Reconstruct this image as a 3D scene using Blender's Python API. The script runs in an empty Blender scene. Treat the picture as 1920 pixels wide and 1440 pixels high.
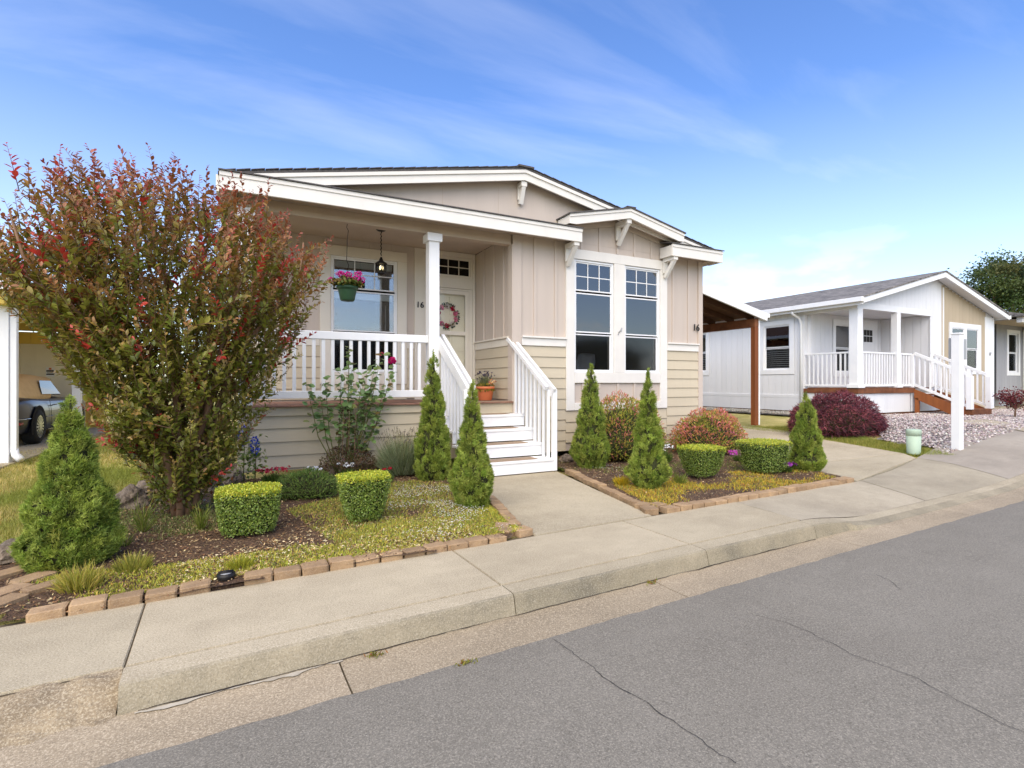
import bpy, bmesh, math, random
import numpy as np
from mathutils import Vector, Matrix, noise as mnoise

random.seed(4)
RNG = np.random.default_rng(7)
scene = bpy.context.scene
COL = scene.collection
R = math.radians

# ------------------------------------------------------------------ camera
FPX, TH, YH, CH = 974.4, 0.4705, 717.8, 1.17      # focal length in photo pixels, yaw, horizon row, eye height
cam = bpy.data.cameras.new('camera')
cam.sensor_width = 36.0
cam.lens = FPX / 1920 * 36
cam.shift_y = (YH - 720) / 1920
cam.clip_start = 0.05
cam.clip_end = 5000
camo = bpy.data.objects.new('camera', cam)
camo.location = (0, 0, CH)
camo.rotation_euler = (R(90), 0, -TH)
COL.objects.link(camo)
scene.camera = camo

# ------------------------------------------------------------------ light
SUN_EL, SUN_AZ = R(48), R(216)        # azimuth clockwise from +Y (behind the camera, to the left)
world = bpy.data.worlds.new('World')
scene.world = world
world.use_nodes = True
nt = world.node_tree
nt.nodes.clear()
N, L = nt.nodes.new, nt.links.new
def nmath(op, a=None, b=None, tree=None):
    n = (tree or nt).nodes.new('ShaderNodeMath'); n.operation = op
    for i, v in enumerate((a, b)):
        if v is None: continue
        if isinstance(v, (int, float)): n.inputs[i].default_value = v
        else: (tree or nt).links.new(v, n.inputs[i])
    return n.outputs[0]
sky = N('ShaderNodeTexSky'); sky.sky_type = 'NISHITA'; sky.sun_disc = False
sky.sun_elevation = SUN_EL; sky.sun_rotation = SUN_AZ
sky.air_density = 1.0; sky.dust_density = 0.6; sky.ozone_density = 2.2; sky.altitude = 60
geo = N('ShaderNodeTexCoord')
sep = N('ShaderNodeSeparateXYZ'); L(geo.outputs['Generated'], sep.inputs[0])
zc = nmath('MAXIMUM', sep.outputs[2], 0.0)
den = nmath('ADD', zc, 0.14)
cx = nmath('DIVIDE', sep.outputs[0], den); cy = nmath('DIVIDE', sep.outputs[1], den)
comb = N('ShaderNodeCombineXYZ'); L(cx, comb.inputs[0]); L(cy, comb.inputs[1])
mp = N('ShaderNodeMapping'); mp.inputs['Rotation'].default_value = (0, 0, R(38)); mp.inputs['Scale'].default_value = (0.5, 1.7, 1)
mp.inputs['Location'].default_value = (3.1, 1.4, 0)
L(comb.outputs[0], mp.inputs[0])
n1 = N('ShaderNodeTexNoise'); n1.inputs['Scale'].default_value = 1.7; n1.inputs['Detail'].default_value = 7
n1.inputs['Roughness'].default_value = 0.55; n1.inputs['Distortion'].default_value = 0.35
L(mp.outputs[0], n1.inputs['Vector'])
r1 = N('ShaderNodeValToRGB'); r1.color_ramp.elements[0].position = 0.42; r1.color_ramp.elements[1].position = 0.9
L(n1.outputs['Fac'], r1.inputs[0])
# puffy clouds low over the horizon
mp2 = N('ShaderNodeMapping'); mp2.inputs['Scale'].default_value = (4.2, 4.2, 9.5); mp2.inputs['Location'].default_value = (0.35, 0.2, 0.1)
L(geo.outputs['Generated'], mp2.inputs[0])
n2 = N('ShaderNodeTexNoise'); n2.inputs['Scale'].default_value = 1.0; n2.inputs['Detail'].default_value = 8; n2.inputs['Roughness'].default_value = 0.52
L(mp2.outputs[0], n2.inputs['Vector'])
r2 = N('ShaderNodeValToRGB'); r2.color_ramp.elements[0].position = 0.44; r2.color_ramp.elements[1].position = 0.58
L(n2.outputs['Fac'], r2.inputs[0])
low = N('ShaderNodeMapRange'); low.inputs['From Min'].default_value = 0.30; low.inputs['From Max'].default_value = 0.12
low.inputs['To Min'].default_value = 0.0; low.inputs['To Max'].default_value = 1.0; L(zc, low.inputs['Value'])
puff = nmath('MULTIPLY', r2.outputs[0], low.outputs[0])
wisp = nmath('MULTIPLY', r1.outputs[0], 0.27)
puff7 = nmath('MULTIPLY', puff, 0.62)
cl = nmath('MAXIMUM', wisp, puff7)
# thin haze brightening towards the horizon
hz = N('ShaderNodeMapRange'); hz.inputs['From Min'].default_value = 0.45; hz.inputs['From Max'].default_value = 0.0
hz.inputs['To Min'].default_value = 0.0; hz.inputs['To Max'].default_value = 0.36; L(zc, hz.inputs['Value'])
cl2 = nmath('MAXIMUM', cl, hz.outputs[0])
hue = N('ShaderNodeHueSaturation'); hue.inputs['Hue'].default_value = 0.511; hue.inputs['Saturation'].default_value = 1.2; hue.inputs['Value'].default_value = 0.99
L(sky.outputs[0], hue.inputs['Color'])
mixc = N('ShaderNodeMix'); mixc.data_type = 'RGBA'
L(cl2, mixc.inputs['Factor']); L(hue.outputs[0], mixc.inputs['A'])
mixc.inputs['B'].default_value = (5.6, 5.6, 5.75, 1)
bg = N('ShaderNodeBackground'); bg.inputs['Strength'].default_value = 0.15
L(mixc.outputs['Result'], bg.inputs['Color'])
wo = N('ShaderNodeOutputWorld'); L(bg.outputs[0], wo.inputs[0])

sun = bpy.data.lights.new('sun', 'SUN'); sun.energy = 2.35; sun.angle = R(75); sun.color = (1.0, 0.865, 0.63)
suno = bpy.data.objects.new('sun', sun); COL.objects.link(suno)
sd = Vector((math.sin(SUN_AZ) * math.cos(SUN_EL), math.cos(SUN_AZ) * math.cos(SUN_EL), math.sin(SUN_EL)))
suno.rotation_euler = sd.to_track_quat('Z', 'Y').to_euler()
suno.location = (0, 0, 30)
scene.view_settings.view_transform = 'Standard'
scene.view_settings.look = 'None'
scene.view_settings.exposure = 0.97
scene.view_settings.gamma = 1.0
scene.cycles.max_bounces = 6
scene.cycles.transparent_max_bounces = 12

# ------------------------------------------------------------------ pixel helpers (photo 1920x1440)
SN, CS = math.sin(TH), math.cos(TH)
def YP(px, py, Y):
    a = (px - 960) / FPX; d = Y / (CS - a * SN)
    return a * d * CS + d * SN, CH + (YH - py) / FPX * d
def XP(px, py, X):
    a = (px - 960) / FPX; d = X / (a * CS + SN)
    return d * CS - a * d * SN, CH + (YH - py) / FPX * d
def smooth(a, b, x):
    t = min(1, max(0, (x - a) / (b - a))); return t * t * (3 - 2 * t)
def T(x, y=0): return 0.35 * smooth(7.5, 13.5, x)
def G(px, py, z=None):
    zz = 0 if z is None else z
    for _ in range(12 if z is None else 1):
        d = FPX * (CH - zz) / (py - YH); xr = (px - 960) / FPX * d
        X, Y = xr * CS + d * SN, d * CS - xr * SN
        if z is None: zz = T(X, Y)
    return X, Y, zz
SA = R(2.48); SO = (0.0, 3.373)
def S(u, v, z=0.0):               # street frame: u along the kerb, v towards the road
    x = SO[0] + u * math.cos(SA) + v * math.sin(SA); y = SO[1] + u * math.sin(SA) - v * math.cos(SA)
    return (x, y, z + T(x, y))

# ------------------------------------------------------------------ materials
def lin(c): return tuple(((v / 255) / 12.92 if v / 255 <= 0.04045 else ((v / 255 + 0.055) / 1.055) ** 2.4) for v in c)
def mnew(name):
    m = bpy.data.materials.new(name); m.use_nodes = True
    t = m.node_tree; t.nodes.clear()
    o = t.nodes.new('ShaderNodeOutputMaterial'); return m, t, o
def pos(t, scale=(1, 1, 1)):
    g = t.nodes.new('ShaderNodeNewGeometry'); mm = t.nodes.new('ShaderNodeMapping'); mm.inputs['Scale'].default_value = scale
    t.links.new(g.outputs['Position'], mm.inputs[0]); return mm.outputs[0]
def noise(t, vec, scale, detail=4, rough=0.55):
    n = t.nodes.new('ShaderNodeTexNoise'); n.inputs['Scale'].default_value = scale; n.inputs['Detail'].default_value = detail; n.inputs['Roughness'].default_value = rough
    t.links.new(vec, n.inputs['Vector']); return n.outputs['Fac']
def ramp(t, fac, stops):
    r = t.nodes.new('ShaderNodeValToRGB'); e = r.color_ramp.elements
    while len(e) < len(stops): e.new(0.5)
    for i, (p, c) in enumerate(stops):
        e[i].position = p; e[i].color = (*c, 1)
    t.links.new(fac, r.inputs[0]); return r.outputs[0]
def mixrgb(t, fac, a, b, mode='MIX'):
    n = t.nodes.new('ShaderNodeMix'); n.data_type = 'RGBA'; n.blend_type = mode
    for k, v in (('Factor', fac), ('A', a), ('B', b)):
        s = n.inputs[k] if k != 'Factor' else n.inputs['Factor']
        if isinstance(v, (int, float)): s.default_value = v
        elif isinstance(v, tuple): s.default_value = (*v, 1)
        else: t.links.new(v, s)
    return n.outputs['Result']
def M(name, c1, c2=None, scale=6, rough=0.65, bump=0.0, bscale=80, stretch=(1, 1, 1), spec=0.35, speck=None, metal=0, bdist=0.004, lo=0.35, hi=0.65, orand=0.03, wear=0.3):
    """two-tone procedural colour by world-space noise, optional fine speckle and bump"""
    m, t, o = mnew(name)
    b = t.nodes.new('ShaderNodeBsdfPrincipled'); t.links.new(b.outputs[0], o.inputs[0])
    b.inputs['Roughness'].default_value = rough; b.inputs['Specular IOR Level'].default_value = spec; b.inputs['Metallic'].default_value = metal
    v = pos(t, stretch); c1 = lin(c1); c2 = lin(c2) if c2 else tuple(x * 0.93 for x in c1)
    col = ramp(t, noise(t, v, scale, 5), [(lo, c1), (hi, c2)])
    if speck:
        sc, amt, ca = speck
        f = ramp(t, noise(t, pos(t), sc, 2, 0.7), [(0.5, (0, 0, 0)), (0.72, (amt,) * 3)])
        col = mixrgb(t, f, col, lin(ca))
    oi = t.nodes.new('ShaderNodeObjectInfo')
    col = mixrgb(t, 1.0, col, ramp(t, oi.outputs['Random'], [(0.0, (1 - orand,) * 3), (1.0, (1 + orand * .6,) * 3)]), 'MULTIPLY')
    dirt = ramp(t, noise(t, pos(t, (3.5, 3.5, .5)), 1.3, 6, .7), [(0.5, (0, 0, 0)), (0.85, (wear,) * 3)])
    col = mixrgb(t, dirt, col, tuple(x * .72 for x in c1))
    t.links.new(col, b.inputs['Base Color'])
    if bump:
        bp = t.nodes.new('ShaderNodeBump'); bp.inputs['Strength'].default_value = bump; bp.inputs['Distance'].default_value = bdist
        t.links.new(noise(t, v, bscale, 4, 0.65), bp.inputs['Height']); t.links.new(bp.outputs[0], b.inputs['Normal'])
    return m
MATS = {}
MATS['tan'] = M('tan_panel', (197, 184, 172), (191, 178, 166), 3, 0.75, 0.35, 60, (1, 1, 0.08))
MATS['lap'] = M('lap_siding', (199, 187, 163), (192, 180, 157), 2, 0.7, 0.35, 55, (0.08, 0.08, 1))
MATS['trim'] = M('trim_paint', (228, 224, 216), (222, 218, 211), 3, 0.55, 0.1, 90)
MATS['porchtrim'] = M('porch_trim_paint', (224, 217, 203), (219, 212, 199), 3, 0.6, 0.1, 90)
MATS['white'] = M('white_paint', (236, 236, 236), (230, 231, 232), 4, 0.45, 0.06, 90)
MATS['ceil'] = M('porch_ceiling', (190, 174, 157), (184, 168, 152), 3, 0.8, 0.2, 100)
MATS['shingle'] = M('shingle_dark', (74, 72, 71), (96, 92, 90), 30, 0.9, 0.6, 120)
MATS['deck'] = M('deck_board', (146, 108, 90), (128, 96, 82), 8, 0.75, 0.4, 60, (1, 0.1, 1))
MATS['mat'] = M('tread_mat', (164, 142, 118), (136, 116, 96), 60, 0.95, 0.8, 200)
MATS['black'] = M('black_iron', (22, 20, 20), (30, 27, 25), 20, 0.45, 0.2, 120)
MATS['dark'] = M('shade_and_seam', (40, 36, 32), (30, 28, 25), 5, 0.95)  # near-black standing in for shade in hollows; also the car door seam
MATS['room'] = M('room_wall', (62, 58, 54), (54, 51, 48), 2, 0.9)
MATS['blind'] = M('blind_white', (225, 225, 222), (215, 216, 214), 5, 0.6)
MATS['cream'] = M('cream_door', (238, 231, 210), (233, 226, 206), 3, 0.5)
MATS['cedar'] = M('cedar_post', (150, 88, 46), (118, 66, 34), 5, 0.7, 0.4, 40, (1, 1, 0.08))
MATS['brownwood'] = M('brown_lumber', (128, 80, 50), (100, 60, 38), 6, 0.8, 0.3, 50)
MATS['darkwood'] = M('dark_rafter', (92, 62, 42), (76, 50, 34), 6, 0.85, 0.3, 50)
MATS['nwhite'] = M('neighbour_white_siding', (226, 226, 227), (220, 221, 223), 3, 0.6, 0.2, 60, (1, 1, 0.1))
MATS['ntan'] = M('neighbour_tan_siding', (184, 168, 142), (178, 162, 137), 3, 0.7, 0.2, 60, (1, 1, 0.1))
MATS['ngrey'] = M('far_grey_siding', (160, 160, 163), (152, 153, 157), 3, 0.7, 0.2, 60, (1, 1, 0.1))
MATS['yellow'] = M('yellow_siding', (236, 206, 104), (228, 198, 98), 3, 0.7, 0.2, 60, (1, 1, 0.1))
MATS['terracotta'] = M('terracotta_plastic', (214, 124, 80), (205, 116, 74), 6, 0.55, 0.1, 90)
MATS['greenpot'] = M('green_plastic', (52, 84, 58), (44, 74, 50), 6, 0.45)
MATS['grey'] = M('grey_metal', (165, 166, 168), (158, 159, 162), 6, 0.45, metal=0.2)
MATS['pedestal'] = M('pale_green_plastic', (172, 192, 172), (164, 184, 164), 5, 0.6, 0.1, 60)
MATS['bark'] = M('smooth_bark', (150, 118, 92), (112, 86, 66), 9, 0.8, 0.5, 40, (1, 1, 0.3))
MATS['stem'] = M('green_stem', (112, 118, 58), (96, 84, 52), 20, 0.7)
MATS['shade_core'] = M('inner_shade_core', (52, 58, 26), (40, 36, 22), 40, 0.95, 0.8, 60)  # solid shrub core, the inside shade put into its dark colour
MATS['shade_core_box'] = M('boxwood_shade_core', (46, 62, 22), (38, 44, 20), 60, 0.95, 0.8, 90)  # boxwood core, coloured dark as the shade between the leaves
MATS['brick'] = M('brick_paver', (172, 143, 108), (142, 116, 88), 9, 0.9, 0.9, 60, orand=.2,  speck=(160, 0.5, (196, 176, 150)), bdist=0.006)
MATS['rock'] = M('basalt_rock', (142, 126, 110), (94, 84, 74), 7, 0.92, 1.0, 22, speck=(70, 0.5, (160, 148, 130)), bdist=0.02)
MATS['soil'] = M('mulch_soil', (92, 70, 54), (66, 50, 40), 22, 0.98, 1.0, 60, speck=(90, 0.75, (160, 130, 96)), bdist=0.02)
MATS['filler'] = M('joint_dirt', (104, 92, 72), (84, 74, 58), 30, 0.98)
MATS['patch'] = M('mortar_patch', (188, 181, 166), (166, 158, 142), 12, 0.9, 0.5, 60)
MATS['crack'] = M('crack_line', (44, 40, 37), (56, 50, 46), 30, 0.98)

def concrete(name, c1, c2, c3, speck=(190, 184, 172), sp=260, spamt=0.4, big=0.9, bump=0.35, rare=None):
    m, t, o = mnew(name)
    b = t.nodes.new('ShaderNodeBsdfPrincipled'); t.links.new(b.outputs[0], o.inputs[0])
    b.inputs['Roughness'].default_value = 0.9; b.inputs['Specular IOR Level'].default_value = 0.25
    v = pos(t)
    col = ramp(t, noise(t, v, big, 7, 0.62), [(0.34, lin(c1)), (0.52, lin(c2)), (0.68, lin(c3))])
    col = mixrgb(t, ramp(t, noise(t, pos(t, (1, 2.4, 1)), 2.6, 6, 0.68), [(0.48, (0, 0, 0)), (0.78, (0.42,) * 3)]), col, tuple(min(1, x * 1.22) for x in lin(c1)))
    col = mixrgb(t, ramp(t, noise(t, pos(t, (1.6, 1, 1)), 4.2, 7, 0.72), [(0.52, (0, 0, 0)), (0.82, (0.5,) * 3)]), col, tuple(x * 0.66 for x in lin(c2)))
    f = ramp(t, noise(t, v, sp, 2, 0.8), [(0.48, (0, 0, 0)), (0.64, (spamt,) * 3)])
    col = mixrgb(t, f, col, lin(speck))
    f = ramp(t, noise(t, v, sp * 0.8, 3, 0.8), [(0.34, (spamt,) * 3), (0.48, (0, 0, 0))])
    col = mixrgb(t, f, col, tuple(x * 0.52 for x in lin(c2)))
    if rare:
        vo = t.nodes.new('ShaderNodeTexVoronoi'); vo.inputs['Scale'].default_value = rare; t.links.new(v, vo.inputs['Vector'])
        col = mixrgb(t, ramp(t, vo.outputs['Distance'], [(0.06, (0.5,) * 3), (0.12, (0, 0, 0))]), col, lin(tuple(min(255, q + 34) for q in speck)))
    oi = t.nodes.new('ShaderNodeObjectInfo')
    col = mixrgb(t, 1.0, col, ramp(t, oi.outputs['Random'], [(0.0, (0.90, 0.90, 0.885)), (1.0, (1.06, 1.055, 1.05))]), 'MULTIPLY')
    t.links.new(col, b.inputs['Base Color'])
    bp = t.nodes.new('ShaderNodeBump'); bp.inputs['Strength'].default_value = bump; bp.inputs['Distance'].default_value = 0.003
    t.links.new(noise(t, v, sp * .7, 4, 0.7), bp.inputs['Height']); t.links.new(bp.outputs[0], b.inputs['Normal'])
    return m
MATS['walk'] = concrete('sidewalk_concrete', (184, 172, 147), (167, 155, 131), (150, 138, 115), (208, 197, 174), 150, .72, .8)
MATS['apron'] = concrete('apron_concrete', (172, 162, 141), (157, 147, 127), (140, 130, 112), (186, 177, 158), 165, .5)
MATS['curb'] = concrete('kerb_concrete', (162, 151, 128), (140, 131, 110), (110, 105, 92), (180, 171, 152), 150, .6, 1.8)
MATS['gutter'] = concrete('gutter_concrete', (166, 151, 128), (150, 136, 114), (133, 121, 102), (206, 191, 166), 130, 0.7, bump=.6)
MATS['rubble'] = concrete('worn_aggregate', (156, 140, 114), (132, 117, 95), (108, 96, 80), (196, 184, 160), 130, 0.6, 4, bump=.9)
MATS['asphalt'] = concrete('asphalt', (134, 129, 119), (126, 121, 111), (117, 112, 103), (168, 161, 148), 135, 0.75, 0.45, .6, 47)
MATS['asphalt2'] = concrete('old_asphalt_apron', (162, 153, 139), (150, 141, 128), (136, 128, 116), (178, 170, 156), 230, 0.4, 0.7)

def grassmat(name, stops, scale=1.3):
    m, t, o = mnew(name)
    b = t.nodes.new('ShaderNodeBsdfPrincipled'); t.links.new(b.outputs[0], o.inputs[0]); b.inputs['Roughness'].default_value = 0.95
    v = pos(t)
    n = t.nodes.new('ShaderNodeMath'); n.operation = 'ADD'
    a = noise(t, v, scale, 5, 0.6); c = noise(t, v, 45, 3, 0.7)
    n2 = t.nodes.new('ShaderNodeMath'); n2.operation = 'MULTIPLY'; n2.inputs[1].default_value = 0.5; t.links.new(c, n2.inputs[0])
    t.links.new(a, n.inputs[0]); t.links.new(n2.outputs[0], n.inputs[1])
    t.links.new(ramp(t, n.outputs[0], stops), b.inputs['Base Color'])
    bp = t.nodes.new('ShaderNodeBump'); bp.inputs['Strength'].default_value = 1; bp.inputs['Distance'].default_value = 0.03
    t.links.new(c, bp.inputs['Height']); t.links.new(bp.outputs[0], b.inputs['Normal'])
    return m
MATS['lawn'] = grassmat('dry_lawn', [(0.5, lin((140, 140, 66))), (0.72, lin((172, 162, 90))), (0.95, lin((206, 188, 126)))])
MATS['gravel_base'] = M('pale_gravel_base', (150, 142, 138), (106, 100, 98), 34, 0.95, 1.0, 50, bdist=0.02)
MATS['gravel_dark'] = M('grey_gravel_base', (150, 144, 134), (98, 94, 88), 30, 0.95, 1.0, 50, bdist=0.02)

def leafmat(name, rough=0.5, trans=0.25, spec=0.35):
    m, t, o = mnew(name)
    at = t.nodes.new('ShaderNodeAttribute'); at.attribute_name = 'col'
    b = t.nodes.new('ShaderNodeBsdfPrincipled'); b.inputs['Roughness'].default_value = rough; b.inputs['Specular IOR Level'].default_value = spec
    t.links.new(at.outputs['Color'], b.inputs['Base Color'])
    tr = t.nodes.new('ShaderNodeBsdfTranslucent'); t.links.new(at.outputs['Color'], tr.inputs['Color'])
    mx = t.nodes.new('ShaderNodeMixShader'); mx.inputs[0].default_value = trans
    t.links.new(b.outputs[0], mx.inputs[1]); t.links.new(tr.outputs[0], mx.inputs[2]); t.links.new(mx.outputs[0], o.inputs[0])
    return m
MATS['leaf'] = leafmat('leaf', .5, .33); MATS['gloss_leaf'] = leafmat('glossy_leaf', 0.38, 0.3, 0.5); MATS['needle'] = leafmat('needle', 0.6, 0.35, 0.25)
MATS['petal'] = leafmat('petal', 0.6, 0.3, 0.2); MATS['chip'] = leafmat('wood_chip', 0.9, 0.0, 0.2); MATS['stone'] = leafmat('gravel_stone', 0.85, 0.0, 0.25)

def glassmat(name, ior, tint, rough=0.0):
    m, t, o = mnew(name)
    tr = t.nodes.new('ShaderNodeBsdfTransparent'); tr.inputs[0].default_value = (*tint, 1)
    gl = t.nodes.new('ShaderNodeBsdfGlossy'); gl.inputs['Roughness'].default_value = rough; gl.inputs[0].default_value = (0.95, 0.97, 1, 1)
    fr = t.nodes.new('ShaderNodeFresnel'); fr.inputs[0].default_value = ior
    bp = t.nodes.new('ShaderNodeBump'); bp.inputs['Strength'].default_value = 0.12; bp.inputs['Distance'].default_value = 0.01
    t.links.new(noise(t, pos(t), 1.6, 2), bp.inputs['Height']); t.links.new(bp.outputs[0], gl.inputs['Normal'])
    mx = t.nodes.new('ShaderNodeMixShader'); t.links.new(fr.outputs[0], mx.inputs[0]); t.links.new(tr.outputs[0], mx.inputs[1]); t.links.new(gl.outputs[0], mx.inputs[2])
    t.links.new(mx.outputs[0], o.inputs[0]); return m
MATS['glass'] = glassmat('window_glass', 2.2, (0.93, 0.95, 0.95))
MATS['screen'] = glassmat('screened_glass', 1.35, (0.74, 0.745, 0.75), 0.08)
MATS['stormglass'] = glassmat('storm_door_glass', 1.3, (0.97, 0.97, 0.96))
def emis(name, c, s):
    m, t, o = mnew(name); e = t.nodes.new('ShaderNodeEmission'); e.inputs[0].default_value = (*c, 1); e.inputs[1].default_value = s
    t.links.new(e.outputs[0], o.inputs[0]); return m
MATS['bulb'] = emis('lit_bulb', (1, 0.72, 0.38), 5)
def paintmat():
    m, t, o = mnew('car_paint'); b = t.nodes.new('ShaderNodeBsdfPrincipled'); t.links.new(b.outputs[0], o.inputs[0])
    b.inputs['Base Color'].default_value = (*lin((40, 46, 58)), 1); b.inputs['Metallic'].default_value = 0.1; b.inputs['Roughness'].default_value = 0.4
    b.inputs['Coat Weight'].default_value = 0.45; b.inputs['Coat Roughness'].default_value = 0.04
    fl = ramp(t, noise(t, pos(t), 900, 2), [(0.4, lin((22, 28, 44))), (0.7, lin((34, 42, 62)))]); t.links.new(fl, b.inputs['Base Color']); return m
MATS['carpaint'] = paintmat()
MATS['softtop'] = M('tan_canvas', (232, 198, 146), (224, 190, 138), 12, 0.85, 0.3, 300)
MATS['tyre'] = M('tyre_rubber', (26, 26, 27), (34, 34, 34), 30, 0.8)
MATS['chrome'] = M('bright_metal', (205, 207, 210), (195, 198, 202), 30, 0.2, metal=0.9)
MATS['carglass'] = glassmat('car_glass', 1.7, (0.25, 0.28, 0.28))
MATS['darkglass'] = M('dark_car_glass', (26, 29, 31), (34, 37, 39), 5, 0.06, spec=.6)
MATS['red'] = M('red_lens', (150, 18, 24), (130, 14, 20), 20, 0.2)
def shinglemat(name, c1, c2, row=0.145, w=0.33):
    m, t, o = mnew(name); b = t.nodes.new('ShaderNodeBsdfPrincipled'); t.links.new(b.outputs[0], o.inputs[0]); b.inputs['Roughness'].default_value = 0.95
    g = t.nodes.new('ShaderNodeNewGeometry'); s = t.nodes.new('ShaderNodeSeparateXYZ'); t.links.new(g.outputs['Position'], s.inputs[0])
    c = t.nodes.new('ShaderNodeCombineXYZ'); t.links.new(s.outputs[1], c.inputs[0]); t.links.new(s.outputs[0], c.inputs[1])
    br = t.nodes.new('ShaderNodeTexBrick'); t.links.new(c.outputs[0], br.inputs['Vector']); br.inputs['Scale'].default_value = 1
    br.inputs['Brick Width'].default_value = w; br.inputs['Row Height'].default_value = row; br.inputs['Mortar Size'].default_value = 0.008; br.inputs['Bias'].default_value = -0.1
    br.inputs['Color1'].default_value = (*lin(c1), 1); br.inputs['Color2'].default_value = (*lin(c2), 1); br.inputs['Mortar'].default_value = (*lin((70, 68, 66)), 1)
    col = mixrgb(t, 0.55, br.outputs['Color'], ramp(t, noise(t, pos(t, (1.2, .5, 1)), 7, 6, .75), [(0.40, lin((56, 54, 53))), (0.60, lin((158, 152, 146)))]))
    t.links.new(col, b.inputs['Base Color'])
    bp = t.nodes.new('ShaderNodeBump'); bp.inputs['Strength'].default_value = 0.8; bp.inputs['Distance'].default_value = 0.01
    t.links.new(br.outputs['Fac'], bp.inputs['Height']); bp.invert = True; t.links.new(bp.outputs[0], b.inputs['Normal']); return m
MATS['nshingle'] = shinglemat('grey_shingles', (96, 93, 90), (124, 120, 115))

# ------------------------------------------------------------------ object helpers
WL = {}
def wl(o): return WL.get(o.name, Vector((0, 0, 0)))
def link(o, parent, loc):
    COL.objects.link(o); loc = Vector(loc); WL[o.name] = loc
    if parent is not None: o.parent = parent; o.location = loc - wl(parent)
    else: o.location = loc
    return o
def tag(o, label=None, cat=None, group=None, kind=None):
    for k, v in (('label', label), ('category', cat), ('group', group), ('kind', kind)):
        if v: o[k] = v
    return o
def empty(name, loc, parent=None):
    o = bpy.data.objects.new(name, None); o.empty_display_size = 0.2; return link(o, parent, loc)
def mesh(name, verts, faces, mat, parent=None, loc=None, smooth_=False):
    if loc is None:
        if parent is not None and not isinstance(verts, np.ndarray): 
            a = np.array(verts); loc = tuple((a.min(0) + a.max(0)) / 2)
        else:
            a = np.array(verts); loc = ((a[:, 0].min() + a[:, 0].max()) / 2, (a[:, 1].min() + a[:, 1].max()) / 2, a[:, 2].min())
    me = bpy.data.meshes.new(name)
    me.from_pydata((np.array(verts, dtype=float) - np.array(loc)).tolist(), [], faces); me.update()
    m = MATS[mat] if isinstance(mat, str) else mat
    me.materials.append(m)
    if smooth_: me.shade_smooth()
    o = bpy.data.objects.new(name, me); return link(o, parent, loc)
CUBE_F = [(0, 3, 2, 1), (4, 5, 6, 7), (0, 1, 5, 4), (1, 2, 6, 5), (2, 3, 7, 6), (3, 0, 4, 7)]
def cubev(x0, x1, y0, y1, z0, z1): return [(x0, y0, z0), (x1, y0, z0), (x1, y1, z0), (x0, y1, z0), (x0, y0, z1), (x1, y0, z1), (x1, y1, z1), (x0, y1, z1)]
BOXC = {}
def box(name, mat, x0, x1, y0, y1, z0, z1, parent=None):
    x0, x1 = min(x0, x1), max(x0, x1); y0, y1 = min(y0, y1), max(y0, y1); z0, z1 = min(z0, z1), max(z0, z1)
    k = (mat, round(x1 - x0, 4), round(y1 - y0, 4), round(z1 - z0, 4))
    if k not in BOXC:
        dx, dy, dz = (x1 - x0) / 2, (y1 - y0) / 2, (z1 - z0) / 2
        bm = bmesh.new(); vs = [bm.verts.new(v) for v in cubev(-dx, dx, -dy, dy, -dz, dz)]
        for f in CUBE_F: bm.faces.new([vs[i] for i in f])
        w = min(0.006, 0.2 * min(dx, dy, dz))
        if min(dx, dy, dz) > 0.008: bmesh.ops.bevel(bm, geom=bm.edges[:], offset=w, segments=1, affect='EDGES')
        me = bpy.data.meshes.new(name); bm.to_mesh(me); bm.free(); me.materials.append(MATS[mat]); BOXC[k] = me
    o = bpy.data.objects.new(name, BOXC[k]); return link(o, parent, ((x0 + x1) / 2, (y0 + y1) / 2, (z0 + z1) / 2))
def jbox(name, mat, boxes, parent=None):
    v, f = [], []
    for b in boxes:
        n = len(v); v += cubev(*b); f += [tuple(i + n for i in q) for q in CUBE_F]
    return mesh(name, v, f, mat, parent)
def bar(p, q, w, h, up=(0, 0, 1)):
    p, q = Vector(p), Vector(q); d = (q - p).normalized(); s = d.cross(Vector(up)).normalized(); t = s.cross(d)
    v = []
    for c in (p, q):
        for a, b in ((-1, -1), (1, -1), (1, 1), (-1, 1)): v.append(tuple(c + s * a * w / 2 + t * b * h / 2))
    return v, [(0, 3, 2, 1), (4, 5, 6, 7), (0, 1, 5, 4), (1, 2, 6, 5), (2, 3, 7, 6), (3, 0, 4, 7)]
def barobj(name, mat, p, q, w, h, parent=None, up=(0, 0, 1)):
    v, f = bar(p, q, w, h, up); return mesh(name, v, f, mat, parent)
def prism(name, mat, poly, axis, a0, a1, parent=None):
    """poly of 2-D points (first horizontal, then z) extruded along axis 'x' or 'y'"""
    n = len(poly); v = []
    for a in (a0, a1):
        for (h, z) in poly: v.append((h, a, z) if axis == 'y' else (a, h, z))
    f = [tuple(range(n))[::-1] if axis == 'y' else tuple(range(n)), tuple(range(n, 2 * n)) if axis == 'y' else tuple(range(n, 2 * n))[::-1]]
    for i in range(n):
        j = (i + 1) % n; f.append((i, j, n + j, n + i))
    o = mesh(name, v, f, mat, parent)
    bm = bmesh.new(); bm.from_mesh(o.data); bmesh.ops.recalc_face_normals(bm, faces=bm.faces); bm.to_mesh(o.data); bm.free(); return o
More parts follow.
